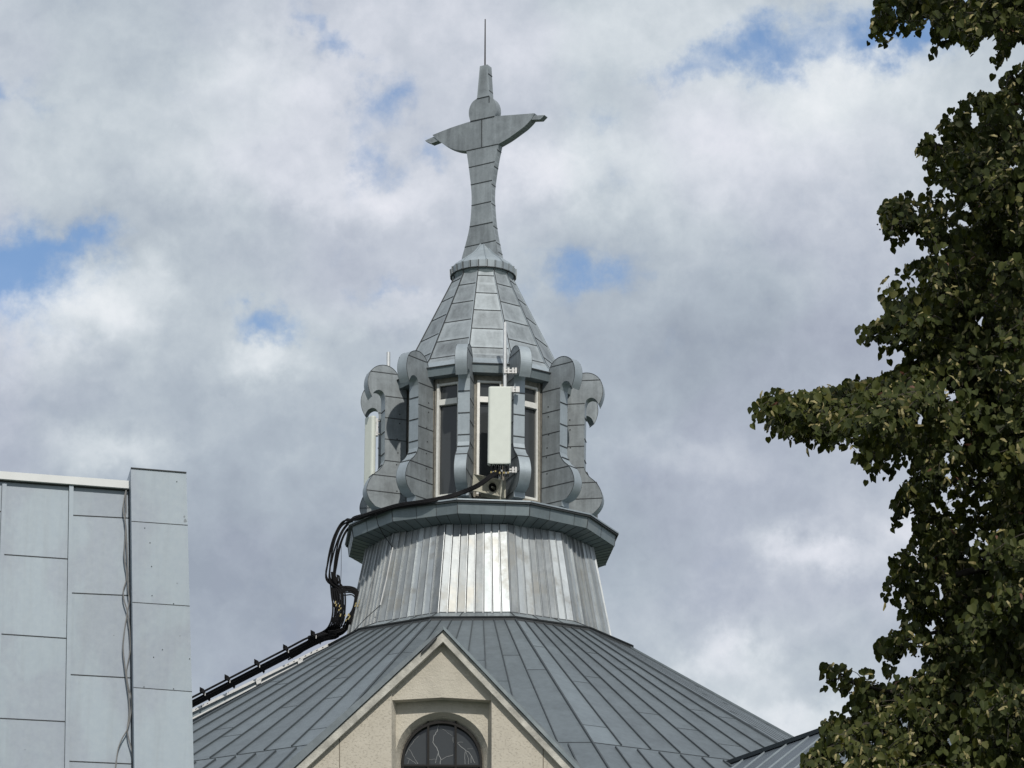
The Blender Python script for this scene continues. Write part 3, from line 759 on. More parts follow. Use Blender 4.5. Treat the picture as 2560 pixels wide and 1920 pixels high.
sA, sB, sC = edge(11, 1205, -14, 1920), edge(178, 1213, 167, 1920), edge(328, 1221, 338, 1920)
sZ = edge(-160, 1205, -190, 1920)
def column_panels(le, re, ytop, cuts):
    ys = [ytop] + cuts + [(bo, bo)]
    for (a, b_), (c_, d_) in zip(ys, ys[1:]):
        lb.face([lp(le(c_), c_), lp(re(d_), d_), lp(re(b_), b_), lp(le(a), a)])
    for (a, b_) in cuts: lj.bar(lp(le(a), a), lp(re(b_), b_), .010, .005, ln)
column_panels(sZ, sA, (1185, 1197), [(1270, 1279), (1470, 1477), (1680, 1688), (1890, 1898)])
column_panels(sA, sB, (1197, 1209), [(1385.7, 1397.5), (1584.5, 1596), (1795, 1804), (2010, 2016)])
column_panels(sB, sC, (1209, 1222), [(1287.7, 1295.5), (1482, 1489), (1686, 1695), (1902.6, 1910), (2110, 2116)])
for s_ in (sA, sB):
    ls.bar(lp(s_(1212), 1212), lp(s_(bo), bo), .05, .045, ln, 0, .5)
    lj.bar(lp(s_(1212) - 4.5, 1212), lp(s_(bo) - 4.5, bo), .018, .004, ln)
pb = [lp(sZ(bo), bo), lp(sC(bo), bo)]
lb.face([Vector((pb[0].x, pb[0].y, -.1)), Vector((pb[1].x, pb[1].y, -.1)), pb[1], pb[0]])
ztop = lp(100, 1200).z
tl_, tr_ = lp(sZ(1185), 1185), lp(sC(1222), 1222)
lb.prism([tl_ - ln * .3, tr_ - ln * .3, Vector((tr_.x, tr_.y, 0)) - ln * .3, Vector((tl_.x, tl_.y, 0)) - ln * .3], -ln * 6)
lb.add(lj, 1).add(ls, 0).build('wall', [M_PAN, M_JOINT], LBt)
# coping
cpg = MB()
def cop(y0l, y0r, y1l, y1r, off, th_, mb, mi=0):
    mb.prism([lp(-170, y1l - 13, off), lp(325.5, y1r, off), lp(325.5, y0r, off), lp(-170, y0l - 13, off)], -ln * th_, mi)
cop(1178, 1202, 1197, 1221, .07, .5, cpg)
cpg.build('coping', plain('white_coping', (.66, .68, .68), .5, 0, .06, 3), LBt)
cps = MB(); cop(1197, 1221, 1203, 1227.5, .02, .3, cps); cps.build('coping_shadow_strip', M_JOINT, LBt)  # dark strip painted in as the shadow beneath the coping
# corner column
cm = MB(); cmj = MB()
oL, oR = edge(327, 1170, 336, 1920), edge(466, 1182, 484.5, 1920)
ysc = [(1170, 1181.5), (1303, 1313), (1505.6, 1515), (1718.5, 1729), (1940, 1951), (bo, bo)]
CO = .22
for (a, b_), (c_, d_) in zip(ysc, ysc[1:]):
    cm.face([lp(oL(c_), c_, CO), lp(oR(d_), d_, CO), lp(oR(b_), b_, CO), lp(oL(a), a, CO)])
    if a > 1200: cmj.bar(lp(oL(a), a, CO), lp(oR(b_), b_, CO), .007, .003, ln)
A_, B_, C_, D_ = lp(oL(1170), 1170, CO), lp(oR(1181.5), 1181.5, CO), lp(oR(bo), bo, CO), lp(oL(bo), bo, CO)
back = -ln * 1.1
cm.face([A_, D_, D_ + back, A_ + back]); cm.face([B_, B_ + back, C_ + back, C_]); cm.face([A_, A_ + back, B_ + back, B_])
cm.face([Vector((D_.x, D_.y, 0)), Vector((C_.x, C_.y, 0)), C_, D_])
cmj.bar(lp(oL(1176) - 2.5, 1225, .0), lp(oL(bo) - 2.5, bo, .0), .035, .02, ln)
cmj.bar(A_, B_, .012, .012, ln)
for (x, y) in [(442, 1204), (362, 1320), (375, 1357), (379, 1416), (380, 1489), (434, 1509), (406, 1624), (360, 1717), (434, 1722), (384, 1643), (474, 1647)]:
    p = lp(x, y, CO); cmj.tube([p, p + ln * .006], .006, 8)
cm.add(cmj, 1).build('corner_column', [M_PAN, M_JOINT], LBt)
# cables hanging on the wall
def q9(l, oy, off): return [lp(x * .2351, oy + y * .2351, off) for x, y in l]
ca = q9([(1340, 365), (1318, 470), (1310, 580), (1325, 665), (1335, 760), (1330, 900), (1320, 1020), (1325, 1110), (1345, 1240), (1340, 1330), (1312, 1420), (1315, 1520), (1350, 1640)], 1140, .05) + \
     q9([(1350, 30), (1325, 180), (1308, 380), (1325, 560), (1345, 720), (1370, 900), (1375, 1060), (1355, 1240), (1365, 1340), (1395, 1450), (1415, 1560), (1420, 1700)], 1530, .05)
cb = q9([(1342, 365), (1338, 480), (1340, 590), (1328, 665), (1340, 780), (1350, 1000), (1358, 1200), (1362, 1420), (1375, 1530), (1358, 1640)], 1140, .06) + \
     q9([(1360, 30), (1380, 200), (1385, 400), (1355, 560), (1345, 660), (1365, 800), (1398, 920), (1395, 1060), (1355, 1240), (1300, 1340), (1260, 1440), (1240, 1560), (1225, 1700)], 1530, .06)
for pts, lab in ((ca, 'thin grey cable down the panel wall, ending against the corner column'), (cb, 'thin grey cable down the panel wall, swinging out left of its twin at the bottom')):
    m = MB(); m.tube(crom(pts, 4), .0085, 5); tag(m.build('wall_cable', M_GREYC, org=pts[0]), lab, 'cable', 'cables hanging down the metal-clad wall')

# ================================================================== antennas
def antenna(corners, back, mast_x, mast_top, label, th=.16, mesh_off=0):
    """corners: px rectangle TL TR BR BL as 3-D points; back: unit vector away from its face"""
    TL, TR, BR, BL = corners
    t = thing('panel_antenna', (BL + BR) / 2 + back * th, label, 'antenna', 'panel antennas on the lantern')
    wv = (TR - TL); wl = wv.length; wv.normalize(); up = (TL - BL); hh = up.length; up.normalize(); cen = (TL + TR + BL + BR) / 4
    sec = []; rr = .045
    hw = wl / 2
    for (sx, sd, a0) in ((1, 0, 0), (-1, 0, 90), (-1, 1, 180), (1, 1, 270)):
        c0 = (sx * (hw - rr), (rr if sd == 0 else th - rr))
        for i in range(5):
            a = R(a0 + i * 22.5); sec.append((c0[0] + rr * math.cos(a), c0[1] - rr * math.sin(a)))
    b = MB(); lo_ = cen - up * hh / 2; hi_ = cen + up * hh / 2
    def sl(base, k=1): return [base + wv * x * k + back * (th / 2 + (d - th / 2) * k) for x, d in sec]
    rings = [sl(lo_, .94), sl(lo_ + up * .015, 1), sl(hi_ - up * .02, 1), sl(hi_, .95)]
    for ra2, rb3 in zip(rings, rings[1:]):
        for i in range(len(sec)): j = (i + 1) % len(sec); b.face([ra2[j], ra2[i], rb3[i], rb3[j]], 0, .5)
    b.face(rings[0], 0, .5); b.face(rings[-1][::-1], 0, .5)
    b.build('radome', M_ANT, t)
    return t, cen, up, wv, lo_, hi_
YA = Y0 - rm(300, 1050)
c1 = [atY(1221, 966, YA), atY(1279, 966, YA), atY(1277, 1159, YA), atY(1218.5, 1159, YA)]
t1, cen, up, wv, lo_, hi_ = antenna(c1, Vector((0, 1, 0)), 0, 0, 'pale panel antenna standing before the lantern\'s front window')
m = MB(); YM = YA + .26
m.tube([atY(1262.5, 807, YM), atY(1262, 1190, YM)], .038, 12)
m.build('mast', M_STEEL, t1, smooth=False)
def clamp(cx, cy, Yc, t, w_=1.0):
    b = MB(); p = atY(cx, cy, Yc)
    for dx in (-.10 * w_, -.02, .07 * w_, .13 * w_):
        b.box(p + Vector((dx, 0, 0)), Vector((.018, 0, 0)), Vector((0, .05, 0)), Vector((0, 0, .055)))
    b.box(p + Vector((.02, 0, .02)), Vector((.13 * w_, 0, 0)), Vector((0, .02, 0)), Vector((0, 0, .014)))
    b.box(p + Vector((.02, 0, -.03)), Vector((.13 * w_, 0, 0)), Vector((0, .02, 0)), Vector((0, 0, .012)))
    b.tube([p + Vector((-.14 * w_, 0, 0)), p + Vector((.17 * w_, 0, 0))], .01, 6)
    b.build('clamp', M_RAIL, t)
clamp(1274, 928, YM - .02, t1, .9); clamp(1286, 975, YM, t1, .6); clamp(1274, 1176, YM - .02, t1, .9)
cn = MB()
for i in range(9):
    x = 1228 + i * 5.3; p = atY(x, 1159, YA + .05 + .05 * (i % 2)); l = random.uniform(.12, .17)
    cn.tube([p, p - Vector((0, 0, l))], .014, 6, 0); cn.tube([p - Vector((0, 0, l)), p - Vector((0, 0, l + .035))], .017, 6, 1 + i % 2)
    cn.tube([p - Vector((0, 0, l + .035)), p - Vector((0, 0, l + .09))], .012, 6, 0)
cn.build('connectors', [M_BLACK, M_YEL, M_RAIL], t1)
# left one faces left
YB = Y0 - .5
fx = R(-48); bk = -Vector((math.sin(fx), -math.cos(fx), 0)); wdir = Vector((math.cos(fx), math.sin(fx), 0))
Pt, Pb = atY(921, 1042, YB), atY(918, 1215, YB)
c2 = [Pt - wdir * .13, Pt + wdir * .13, Pb + wdir * .13, Pb - wdir * .13]
t2, cen2, *_ = antenna(c2, bk, 0, 0, 'pale panel antenna turned sideways behind the left scroll brackets', th=.11)
m = MB(); pm = atY(971, 881, YB + .25); pe = atY(969, 1230, YB + .25); m.tube([pm, pe], .038, 12); m.build('mast', M_STEEL, t2)
b = MB()
for yy in (1052, 1085):
    p = atY(941, yy, YB); b.tube([p, atY(968, yy + 1, YB + .22)], .02, 6); b.box(p, Vector((.03, 0, 0)), Vector((0, .04, 0)), Vector((0, 0, .04)))
b.box(atY(943, 1069, YB - .02), Vector((.018, 0, 0)), Vector((0, .02, 0)), Vector((0, 0, .13)))
b.build('clamp', M_RAIL, t2)

# ================================================================== loudspeaker
YS = Y0 - rm(262, 1210)
sp4 = [atY(1184, 1185, YS + .1), atY(1254, 1199.5, YS - .12), atY(1249, 1240, YS - .10), atY(1180, 1226, YS + .12)]
LS = thing('horn_loudspeaker', atY(1215, 1250, YS), 'weathered square horn loudspeaker standing under the panel antenna on the cornice', 'loudspeaker')
cS = sum(sp4, Vector()) / 4; hn = MB(); nS = nrm(sp4[0], sp4[3], sp4[2])
if nS.y > 0: nS = -nS
holec = cS + Vector((.04, 0, 0)) - nS * .17
e1_ = (sp4[1] - sp4[0]).normalized(); e2_ = (sp4[0] - sp4[3]).normalized(); NH = 24
def sq(i, k=1.0):
    a = 2 * math.pi * i / NH + math.pi / 4; x, y = math.cos(a), math.sin(a); s_ = 1 / max(abs(x), abs(y)); x *= s_ * k; y *= s_ * k
    return cS + (sp4[1] - sp4[0]) * .5 * x + (sp4[0] - sp4[3]) * .5 * y
def circ(i, rr, d): a = 2 * math.pi * i / NH + math.pi / 4; return holec + (e1_ * math.cos(a) + e2_ * math.sin(a)) * rr - nS * d
for i in range(NH):
    hn.face([sq(i), sq(i + 1), circ(i + 1, .085, 0), circ(i, .085, 0)], 0, .5)
    hn.face([sq(i, 1.0), sq(i, 1.06) - nS * .02, sq(i + 1, 1.06) - nS * .02, sq(i + 1, 1.0)], 0, .5)
    hn.face([sq(i, 1.06) - nS * .02, circ(i, .12, .03), circ(i + 1, .12, .03), sq(i + 1, 1.06) - nS * .02], 0, .5)
    hn.face([circ(i, .085, 0), circ(i + 1, .085, 0), circ(i + 1, .07, .2), circ(i, .07, .2)], 1, .5)
hn.face([circ(i, .07, .2) for i in range(NH)], 1, .5)
hn.build('horn', [M_HORN, M_JOINT], LS)
pl = MB(); pl.tube([holec - nS * .15, holec - nS * .02, holec + nS * .03], .028, 10, r2=.016); pl.build('phase_plug', M_HORN, LS)
bx = MB(); bx.box(cS - nS * .28 - Vector((0, 0, .16)), e1_ * .2, nS * .1, Vector((0, 0, .05))); bx.box(cS - nS * .2 + Vector((.24, 0, -.04)), Vector((.035, 0, 0)), Vector((0, .05, 0)), Vector((0, 0, .17)))
bx.build('mount', M_HORN, LS)

# ================================================================== feeder cables
RC = r1 + .03
def spread(pts, i, n, w_=.03):
    a = 2 * math.pi * i / n; out = []
    for j, p in enumerate(pts):
        out.append(Vector(p) + Vector((math.cos(a + j * .25), .6 * math.sin(a + j * .25), math.sin(a + j * .25))) * w_)
    return out
CB = thing('feeder_cable_bundle', atY(840, 1580, Y0), 'bundle of black feeder cables hanging off the cornice and running down the left roof edge', 'cables')
seg_top = [atY(1245, 1180, YA + .1), atY(1225, 1192, YA - .05), atY(1196, 1213, YA - .10), atY(1160, 1229, YA - .05), atCyl(1118, 1243, RC - .12), atCyl(1060, 1254, RC - .02), atCyl(1000, 1263, RC), atCyl(960, 1274, RC + .02), atCyl(915, 1288, RC + .03), atY(885, 1297, Y0 - 1.0)]
YC = Y0 - .6
hang = [atY(868, 1308, YC), atY(850, 1335, YC), atY(838, 1370, YC), atY(830, 1410, YC), atY(827, 1445, YC), atY(832, 1475, YC), atY(845, 1497, YC)]
for i in range(7):
    m = MB(); m.tube(crom(spread(seg_top, i, 7, .035) + spread(hang[:5], i, 7, .09) + [atY(831 + i * 5, 1482 - i, YC), atY(832 + i * 5, 1530, YC - .05), atY(824 + i * 5, 1562, YC), atY(806 + i * 4, 1580 + i, YC + .2), atY(770, 1592 + i * 3, YC + .2)], 5), .017, 6); m.build('cable', M_BLACK, CB)
ta = (atY(484, 1738, Y0 + .3), atY(484, 1772, Y0 + .3)); tb = (atY(800, 1575, Y0 + .3), atY(862, 1588, Y0 + .3))
def hipY(px): return Y0 - .225 * max(0, (1201 - px) / 127) - .06
def trow(px, k):        # k 0..1 across the cable run (top edge to rail) at image column px
    y = (1741 - (px - 484) * .515) + k * 30
    return atY(px, y, hipY(px) - .30 + .30 * k)
NCB = 22
for i in range(NCB):
    k = (i % 11) / 10; inner = i >= 11
    sx = random.uniform(-8, 8)
    if not inner:
        down = [atY(831 + sx + k * 14, 1440 + random.uniform(-5, 5), YC + .1 * k), atY(836 + sx + k * 18, 1500, YC + .1 * k), atY(838 + k * 20 + random.uniform(-7, 7), 1530, YC), atY(830 + k * 18 + sx, 1560, YC)]
        tail = [atY(815 + k * 15, 1580 + k * 8, YC + .2), trow(770 + k * 30, k * .6)]
    else:
        d = random.uniform(-11, 11)
        down = [atY(828 + k * 8, 1430, YC), atY(836 + k * 8, 1468, YC), atY(856, 1477 + d, YC), atY(880, 1474 + d * .8 + k * 6, YC), atY(896 - k * 7, 1490 + d, YC), atY(894 - k * 6 + d * .5, 1520, YC), atY(884 - k * 6 + d, 1545, YC)]
        tail = [atY(872 - k * 10, 1568 + d, YC + .1), atY(845, 1582 + k * 10, YC + .2), trow(800 + k * 10, .35 + k * .6)]
    run = [trow(x, (k * .6 if not inner else .3 + k * .6)) for x in (720, 640, 560, 484, 380)]
    if i % 11 not in (0, 1, 5, 7, 9): run = run[:0] + [trow(760, .9), trow(720, 1.0)]
    m = MB(); m.tube(crom(down + tail + run, 4), .0125 if i % 3 else .016, 5)
    m.build('cable', M_BLACK, CB)
for i in range(12):
    j = lambda v: v + random.uniform(-6, 6)
    P_ = [atY(836, j(1462), YC), atY(j(850), j(1474), YC), atY(j(872), j(1471), YC), atY(j(893), j(1482), YC), atY(j(897), j(1502), YC), atY(j(890), j(1525), YC), atY(j(874), j(1550), YC), atY(j(858), j(1572), YC + .1), trow(820, random.uniform(.3, .9))]
    m = MB(); m.tube(crom(P_, 4), .009, 5); m.build('cable', M_BLACK, CB)
for i in range(18):
    tg = MB()
    if i % 3 == 0: p = atY(random.uniform(838, 852), random.uniform(1505, 1548), YC - .12)
    elif i % 3 == 1: p = atY(random.uniform(884, 900), random.uniform(1495, 1520), YC - .12)
    else: p = atY(random.uniform(858, 885), random.uniform(1535, 1555), YC - .12)
    tg.box(p, Vector((.009, 0, 0)), Vector((0, .006, 0)), Vector((.006, 0, random.uniform(.016, .028)))); tg.build('cable_tag', M_YEL, CB)
# tray: perforated rail, edge strip and clips
CT = thing('cable_tray', trow(700, 1.2), 'pale perforated cable tray with black clips along the left roof edge', 'cable tray')
rl = MB(); hol = MB()
def tr2(px, dy, Y=-.1): return atY(px, 1776 - (px - 484) * .485 + dy, hipY(px) + Y)
rl.prism([tr2(380, -4), tr2(864, -4), tr2(864, 3), tr2(380, 3)], Vector((0, .04, 0)))
rl.prism([tr2(380, 3, -.04), tr2(864, 3, -.04), tr2(866, 5, -.04), tr2(380, 21, -.04)], Vector((0, .05, 0)), 2)
rl.prism([tr2(380, 20, -.05), tr2(866, 4, -.05), tr2(866, 7, -.05), tr2(380, 24.5, -.05)], Vector((0, .06, 0)))
for i in range(26):
    x = 488 + i * 14.4
    hol.prism([tr2(x, -1.5, -.104), tr2(x + 4, -1.7, -.104), tr2(x + 4, .5, -.104), tr2(x, .7, -.104)], Vector((0, .002, 0)))
rl.add(hol, 1).build('rail', [M_RAIL, M_JOINT, M_FASC], CT)
for x in (505, 567, 641, 713, 782):
    c = MB(); a, b_ = trow(x - 2, -.22), trow(x + 20, 1.05)
    c.bar(a, b_, .05, .05, Vector((0, -1, .1))); c.box(trow(x, -.12), Vector((.04, 0, -.02)), Vector((0, .05, 0)), Vector((0, 0, .04)))
    c.build('clip', M_BLACK, CT)
    c2_ = MB(); q = trow(x + 9, .42); c2_.box(q + Vector((0, -.09, 0)), Vector((.007, 0, 0)), Vector((0, .01, 0)), Vector((0, 0, .03))); c2_.build('clip_bolt', M_RAIL, CT)
for x in (640, 744):
    c = MB(); c.prism([tr2(x, 2), tr2(x + 14, 2), tr2(x + 12, 12), tr2(x + 2, 12)], Vector((0, .05, 0))); c.build('bracket', M_RAIL, CT)
# thin wires
wl_ = MB(); wl_.tube(crom([atY(853, 1352, YC), atY(853, 1420, YC - .02), atY(852, 1468, YC), atY(858, 1500, YC), atY(858, 1520, YC)], 3), .006, 4)
tag(wl_.build('tie_wire', M_BLACK, org=atY(853, 1352, YC)), 'thin vertical wire hanging from the cornice beside the black cable bundle', 'wire')
lc = MB(); RD = rm(318, 1500)
lc.tube([atY(938, 1278, Y0 - 2.4), atY(945, 1312, Y0 - 2.3), atCyl(962, 1342, rtp + .14), atCyl(982, 1369, rtp + .14)], .007, 4)
lc.tube([atCyl(982, 1369, rtp + .14), atCyl(966, 1450, rtp + .24), atCyl(951, 1513, rbm - .02)], .015, 5, 1)
lc.tube([atCyl(951, 1513, rbm - .0), atCyl(915, 1545, rbm + .1), atCyl(880, 1582, rbm + .3)], .007, 4)
tag(lc.build('lightning_conductor', [M_BLACK, M_RAIL], org=atCyl(951, 1513, rbm)), 'lightning conductor running down the corrugated drum below the cornice', 'wire')

# ================================================================== linden tree
OUT = [(2203, -60), (2195, 20), (2180, 60), (2182, 88), (2215, 95), (2235, 80), (2260, 86), (2298, 70), (2305, 42), (2333, 48), (2338, 116), (2362, 104), (2385, 92), (2430, 118), (2455, 84), (2475, 78), (2498, 88), (2482, 146),
       (2505, 142), (2525, 110), (2545, 95), (2600, 95), (2600, 140), (2535, 165), (2502, 205), (2508, 238), (2450, 228), (2405, 247), (2380, 268), (2362, 297), (2335, 325), (2288, 366), (2305, 385), (2322, 390), (2318, 435), (2346, 456), (2373, 467), (2340, 482), (2264, 480), (2215, 508), (2198, 522), (2214, 583),
       (2235, 602), (2262, 575), (2288, 562), (2314, 610), (2340, 590), (2330, 626), (2310, 650), (2272, 657), (2215, 700), (2187, 732), (2219, 758), (2215, 785), (2145, 816), (2166, 835), (2190, 820), (2208, 848), (2222, 872), (2256, 843), (2272, 878), (2262, 900), (2250, 919),
       (2185, 942), (2137, 948), (2101, 961), (2023, 978), (1970, 976), (1925, 974), (1876, 1010), (1906, 1039), (1922, 1062), (1974, 1091), (2016, 1116), (2042, 1109), (2088, 1114), (2137, 1114), (2143, 1160), (2170, 1168), (2205, 1163), (2250, 1153), (2293, 1117),
       (2294, 1135), (2280, 1163), (2267, 1199), (2234, 1257), (2244, 1287), (2262, 1270), (2283, 1245), (2293, 1270), (2285, 1303), (2280, 1352), (2228, 1388), (2234, 1420), (2225, 1445), (2208, 1478), (2214, 1502), (2252, 1472), (2277, 1491), (2252, 1532), (2262, 1560), (2217, 1588),
       (2183, 1616), (2190, 1640), (2222, 1657), (2267, 1632), (2327, 1619), (2333, 1660), (2302, 1673), (2264, 1704), (2235, 1690), (2215, 1672), (2195, 1678), (2148, 1673), (2120, 1668), (2067, 1663), (2050, 1668), (2065, 1695), (2098, 1726), (2148, 1736), (2125, 1755), (2070, 1795), (2100, 1798), (2160, 1791),
       (2090, 1800), (2054, 1804), (2056, 1839), (2030, 1870), (2000, 1908), (1990, 2000), (2850, 2000), (2850, -60)]
def inside(x, y, poly=OUT):
    c = False; j = len(poly) - 1
    for i in range(len(poly)):
        xi, yi = poly[i]; xj, yj = poly[j]
        if (yi > y) != (yj > y) and x < (xj - xi) * (y - yi) / (yj - yi) + xi: c = not c
        j = i
    return c
HOLES = [(2452, 805, 14, 20), (2420, 560, 16, 12), (2437, 300, 16, 22), (2530, 410, 22, 12), (2375, 985, 22, 20), (2300, 1045, 14, 24), (2400, 1100, 16, 14), (2366, 1140, 8, 16), (2340, 1270, 12, 10), (2465, 500, 12, 8), (2350, 1480, 14, 22), (2330, 1575, 14, 22), (2372, 1660, 6, 14),
         (2375, 1855, 12, 30), (2260, 1810, 20, 10), (2180, 1850, 18, 14), (2110, 1895, 16, 14), (2420, 520, 20, 10), (2345, 345, 10, 16), (2462, 1250, 14, 8), (2405, 1430, 8, 8)]
def ok(x, y, grow=0):
    if not inside(x, y): return False
    for hx, hy, a, b in HOLES:
        if ((x - hx) / a) ** 2 + ((y - hy) / b) ** 2 < 1: return False
    return True
TD = 30.0
rt_ = random.Random(21)
crown = MB(); wood = MB()
LEAF = [(0, 0), (-.26, -.07), (-.47, .14), (-.49, .45), (-.30, .78), (0, 1.10), (.30, .78), (.49, .45), (.47, .14), (.26, -.07)]
def leaf(P, size, tipd, nrm_, tone):
    t = tipd.normalized(); n = (nrm_ - t * nrm_.dot(t)).normalized(); s = t.cross(n)
    fold = rt_.uniform(.0, .4); curl = rt_.uniform(-.1, .4)
    V_ = []
    for (x, y) in LEAF:
        V_.append(P + (s * x * math.cos(fold) + n * (abs(x) * math.sin(fold) - curl * y * y * .5) + t * y) * size)
    i = len(crown.v); crown.v += [tuple(v) for v in V_]
    crown.f.append((i, i + 1, i + 2, i + 3, i + 4, i + 5)); crown.f.append((i, i + 5, i + 6, i + 7, i + 8, i + 9))
    crown.m += [0, 0]; crown.t += [tone, tone]
def bract(P, size, tipd, n_, mi=1):
    t = tipd.normalized(); n = (n_ - t * n_.dot(t)).normalized(); s = t.cross(n); V_ = []
    for (x, y, z) in [(-.5, 0, 0), (-.75, .45, .16), (-.3, 1, .05), (.3, 1, .05), (.75, .45, .16), (.5, 0, 0)]:
        V_.append(P + (s * x * .22 + t * y + n * z) * size)
    i = len(crown.v); crown.v += [tuple(v) for v in V_]; crown.f.append((i, i + 1, i + 4, i + 5)); crown.f.append((i + 1, i + 2, i + 3, i + 4)); tt = rt_.random(); crown.m += [mi, mi]; crown.t += [tt, tt]
def fruit(P):
    d = .011
    i = len(crown.v); crown.v += [tuple(P + Vector(q) * d) for q in ((1, 0, 0), (0, 1, 0), (-1, 0, 0), (0, -1, 0), (0, 0, 1), (0, 0, -1))]
    for a, b in ((0, 1), (1, 2), (2, 3), (3, 0)): crown.f += [(i + a, i + b, i + 4), (i + b, i + a, i + 5)]; crown.m += [2, 2]; crown.t += [.5, .5]
def leftedge(y):
    for x in range(1860, 2600, 12):
        if inside(x, y): return x
    return 2600
LE = {y: leftedge(y) for y in range(-60, 2001, 20)}
def spray(tip, back, size, dens, check=True, frbr=1.0):
    """one drooping spray: a twig from back to tip with leaves both sides"""
    L_ = (tip - back).length; n = max(3, int(L_ / .036 * dens))
    mid = (tip + back) / 2 + Vector((0, 0, .10 * L_)); pts = [back, mid, tip]
    sp_ = crom(pts, 4)
    if not check or all(ok(*proj(q)) for q in sp_[::2]): wood.tube(sp_, .006, 3, r2=.002, caps=False)
    tone0 = rt_.random()
    for i in range(n):
        t = rt_.random() ** .75; p = sp_[min(int(t * (len(sp_) - 1)), len(sp_) - 1)]
        o_ = Vector((rt_.gauss(0, .07), rt_.gauss(0, .08), rt_.gauss(-.03, .055))); q = p + o_
        if check:
            x, y = proj(q)
            if not ok(x, y) : continue
            x2, y2 = proj(q - Vector((0, 0, size * .9)))
            if not ok(x2, y2) and rt_.random() < .75: continue
        td = Vector((rt_.gauss(0, .55), rt_.gauss(-.15, .5), -1 + rt_.gauss(0, .35)))
        nn_ = Vector((rt_.gauss(0, .6), -1 + rt_.gauss(0, .6), .55 + rt_.gauss(0, .5)))
        leaf(q, size * rt_.uniform(.55, 1.3), td, nn_, min(1, max(0, .6 * tone0 + .4 * rt_.random())))
        if rt_.random() < .13 * frbr:
            bd = Vector((rt_.gauss(0, .7), rt_.gauss(-.2, .5), -.6 + rt_.gauss(0, .6))); bract(q + Vector((0, -.03, 0)), rt_.uniform(.045, .085), bd, Vector((rt_.gauss(0, .5), -1, rt_.gauss(0, .6))), 1 if rt_.random() < .95 else 3)
            for _ in range(rt_.randint(1, 4)):
                fp_ = q + Vector((rt_.gauss(0, .02), rt_.gauss(0, .03), -rt_.uniform(.05, .09)))
                fruit(fp_)
# skeleton: trunk outside the frame on the right, limbs reaching into the mass
base = atY(2980, 2000, TD + 1.2); base = Vector((base.x, base.y, 0))
tk = MB()
tp = [base, base + Vector((-.1, 0, 3)), base + Vector((-.25, .1, 7)), base + Vector((-.2, .1, 11)), base + Vector((-.5, 0, 15))]
tk.tube(crom(tp, 5), .34, 12, r2=.09)
limbs = [((2780, 1780), (2500, 1700), (2300, 1740), (2110, 1700)), ((2780, 1900), (2500, 1860), (2280, 1830), (2060, 1880)), ((2780, 1500), (2520, 1420), (2380, 1440), (2250, 1480)), ((2780, 1250), (2520, 1140), (2330, 1010), (2000, 1010)),
         ((2780, 1000), (2600, 900), (2420, 850), (2230, 790)), ((2780, 800), (2600, 720), (2440, 640), (2240, 560)), ((2780, 600), (2560, 500), (2470, 400), (2340, 370)), ((2780, 320), (2600, 120), (2450, 40), (2220, 50)), ((2780, 620), (2570, 420), (2540, 300), (2530, 190)),
         ((2780, 1350), (2520, 1240), (2400, 1200), (2270, 1240)), ((2780, 1600), (2560, 1540), (2420, 1560), (2230, 1610))]
LP_ = []
for l in limbs:
    P_ = [atY(x, y, TD + (1.0 if i == 0 else .8 - .3 * i)) for i, (x, y) in enumerate(l)]
    st_ = Vector((base.x - .3, base.y, P_[0].z - 1.2)); c_ = crom([st_] + P_, 6); LP_.append(c_); tk.tube(c_, .075, 7, r2=.008)
def nearest(p):
    best = None; bd = 1e9
    for c_ in LP_:
        for q in c_[4:]:
            d = (q - p).length
            if q.x > p.x - .05 and d < bd: bd = d; best = q
    return best or Vector((p.x + 1, p.y, p.z))
cnt = 0
# boundary sprays: follow outline closely
for (a, b) in zip(OUT[:-2], OUT[1:-2]):
    L_ = math.hypot(b[0] - a[0], b[1] - a[1])
    for i in range(max(1, int(L_ / 13))):
        t = rt_.random(); x = a[0] + (b[0] - a[0]) * t + rt_.uniform(4, 26); y = a[1] + (b[1] - a[1]) * t + rt_.uniform(-14, 14)
        if not inside(x, y): continue
        Yd = TD + rt_.uniform(-.5, .4); tip = atY(x, y, Yd); nb = nearest(tip); d = (nb - tip); bk_ = tip + d.normalized() * min(d.length, rt_.uniform(.22, .4)) + Vector((0, 0, .04))
        spray(tip, bk_, .066, 1.7); cnt += 1
for i in range(520):
    j = rt_.randrange(len(OUT) - 4); a, b = OUT[j], OUT[j + 1]; t = rt_.random()
    x = a[0] + (b[0] - a[0]) * t + rt_.uniform(-4, 10); y = a[1] + (b[1] - a[1]) * t + rt_.uniform(-8, 6)
    if x > 2600: continue
    p = atY(x, y, TD + rt_.uniform(-.3, .3)); td = Vector((rt_.gauss(-.3, .4), rt_.gauss(0, .4), -1))
    if rt_.random() < .8: leaf(p, rt_.uniform(.045, .072), td, Vector((rt_.gauss(0, .5), -1, rt_.gauss(.4, .5))), rt_.random() * .7)
    else: bract(p, .08, td, Vector((rt_.gauss(0, .5), -1, 0)))
for i in range(150):
    j = rt_.randrange(len(OUT) - 4); a, b = OUT[j], OUT[j + 1]; t = rt_.random()
    x = a[0] + (b[0] - a[0]) * t + 6; y = a[1] + (b[1] - a[1]) * t
    if x > 2560 or not inside(x, y - 10) or inside(x, y + 14): continue
    top_ = atY(x, y - 12, TD); n_ = rt_.randint(2, 5)
    for q in range(n_):
        p = top_ + Vector((rt_.gauss(-.02 * q, .02), rt_.gauss(0, .05), -.045 * q))
        leaf(p, rt_.uniform(.04, .075), Vector((rt_.gauss(-.2, .35), rt_.gauss(0, .3), -1)), Vector((rt_.gauss(0, .6), -1, rt_.gauss(.3, .4))), rt_.random() * .8)
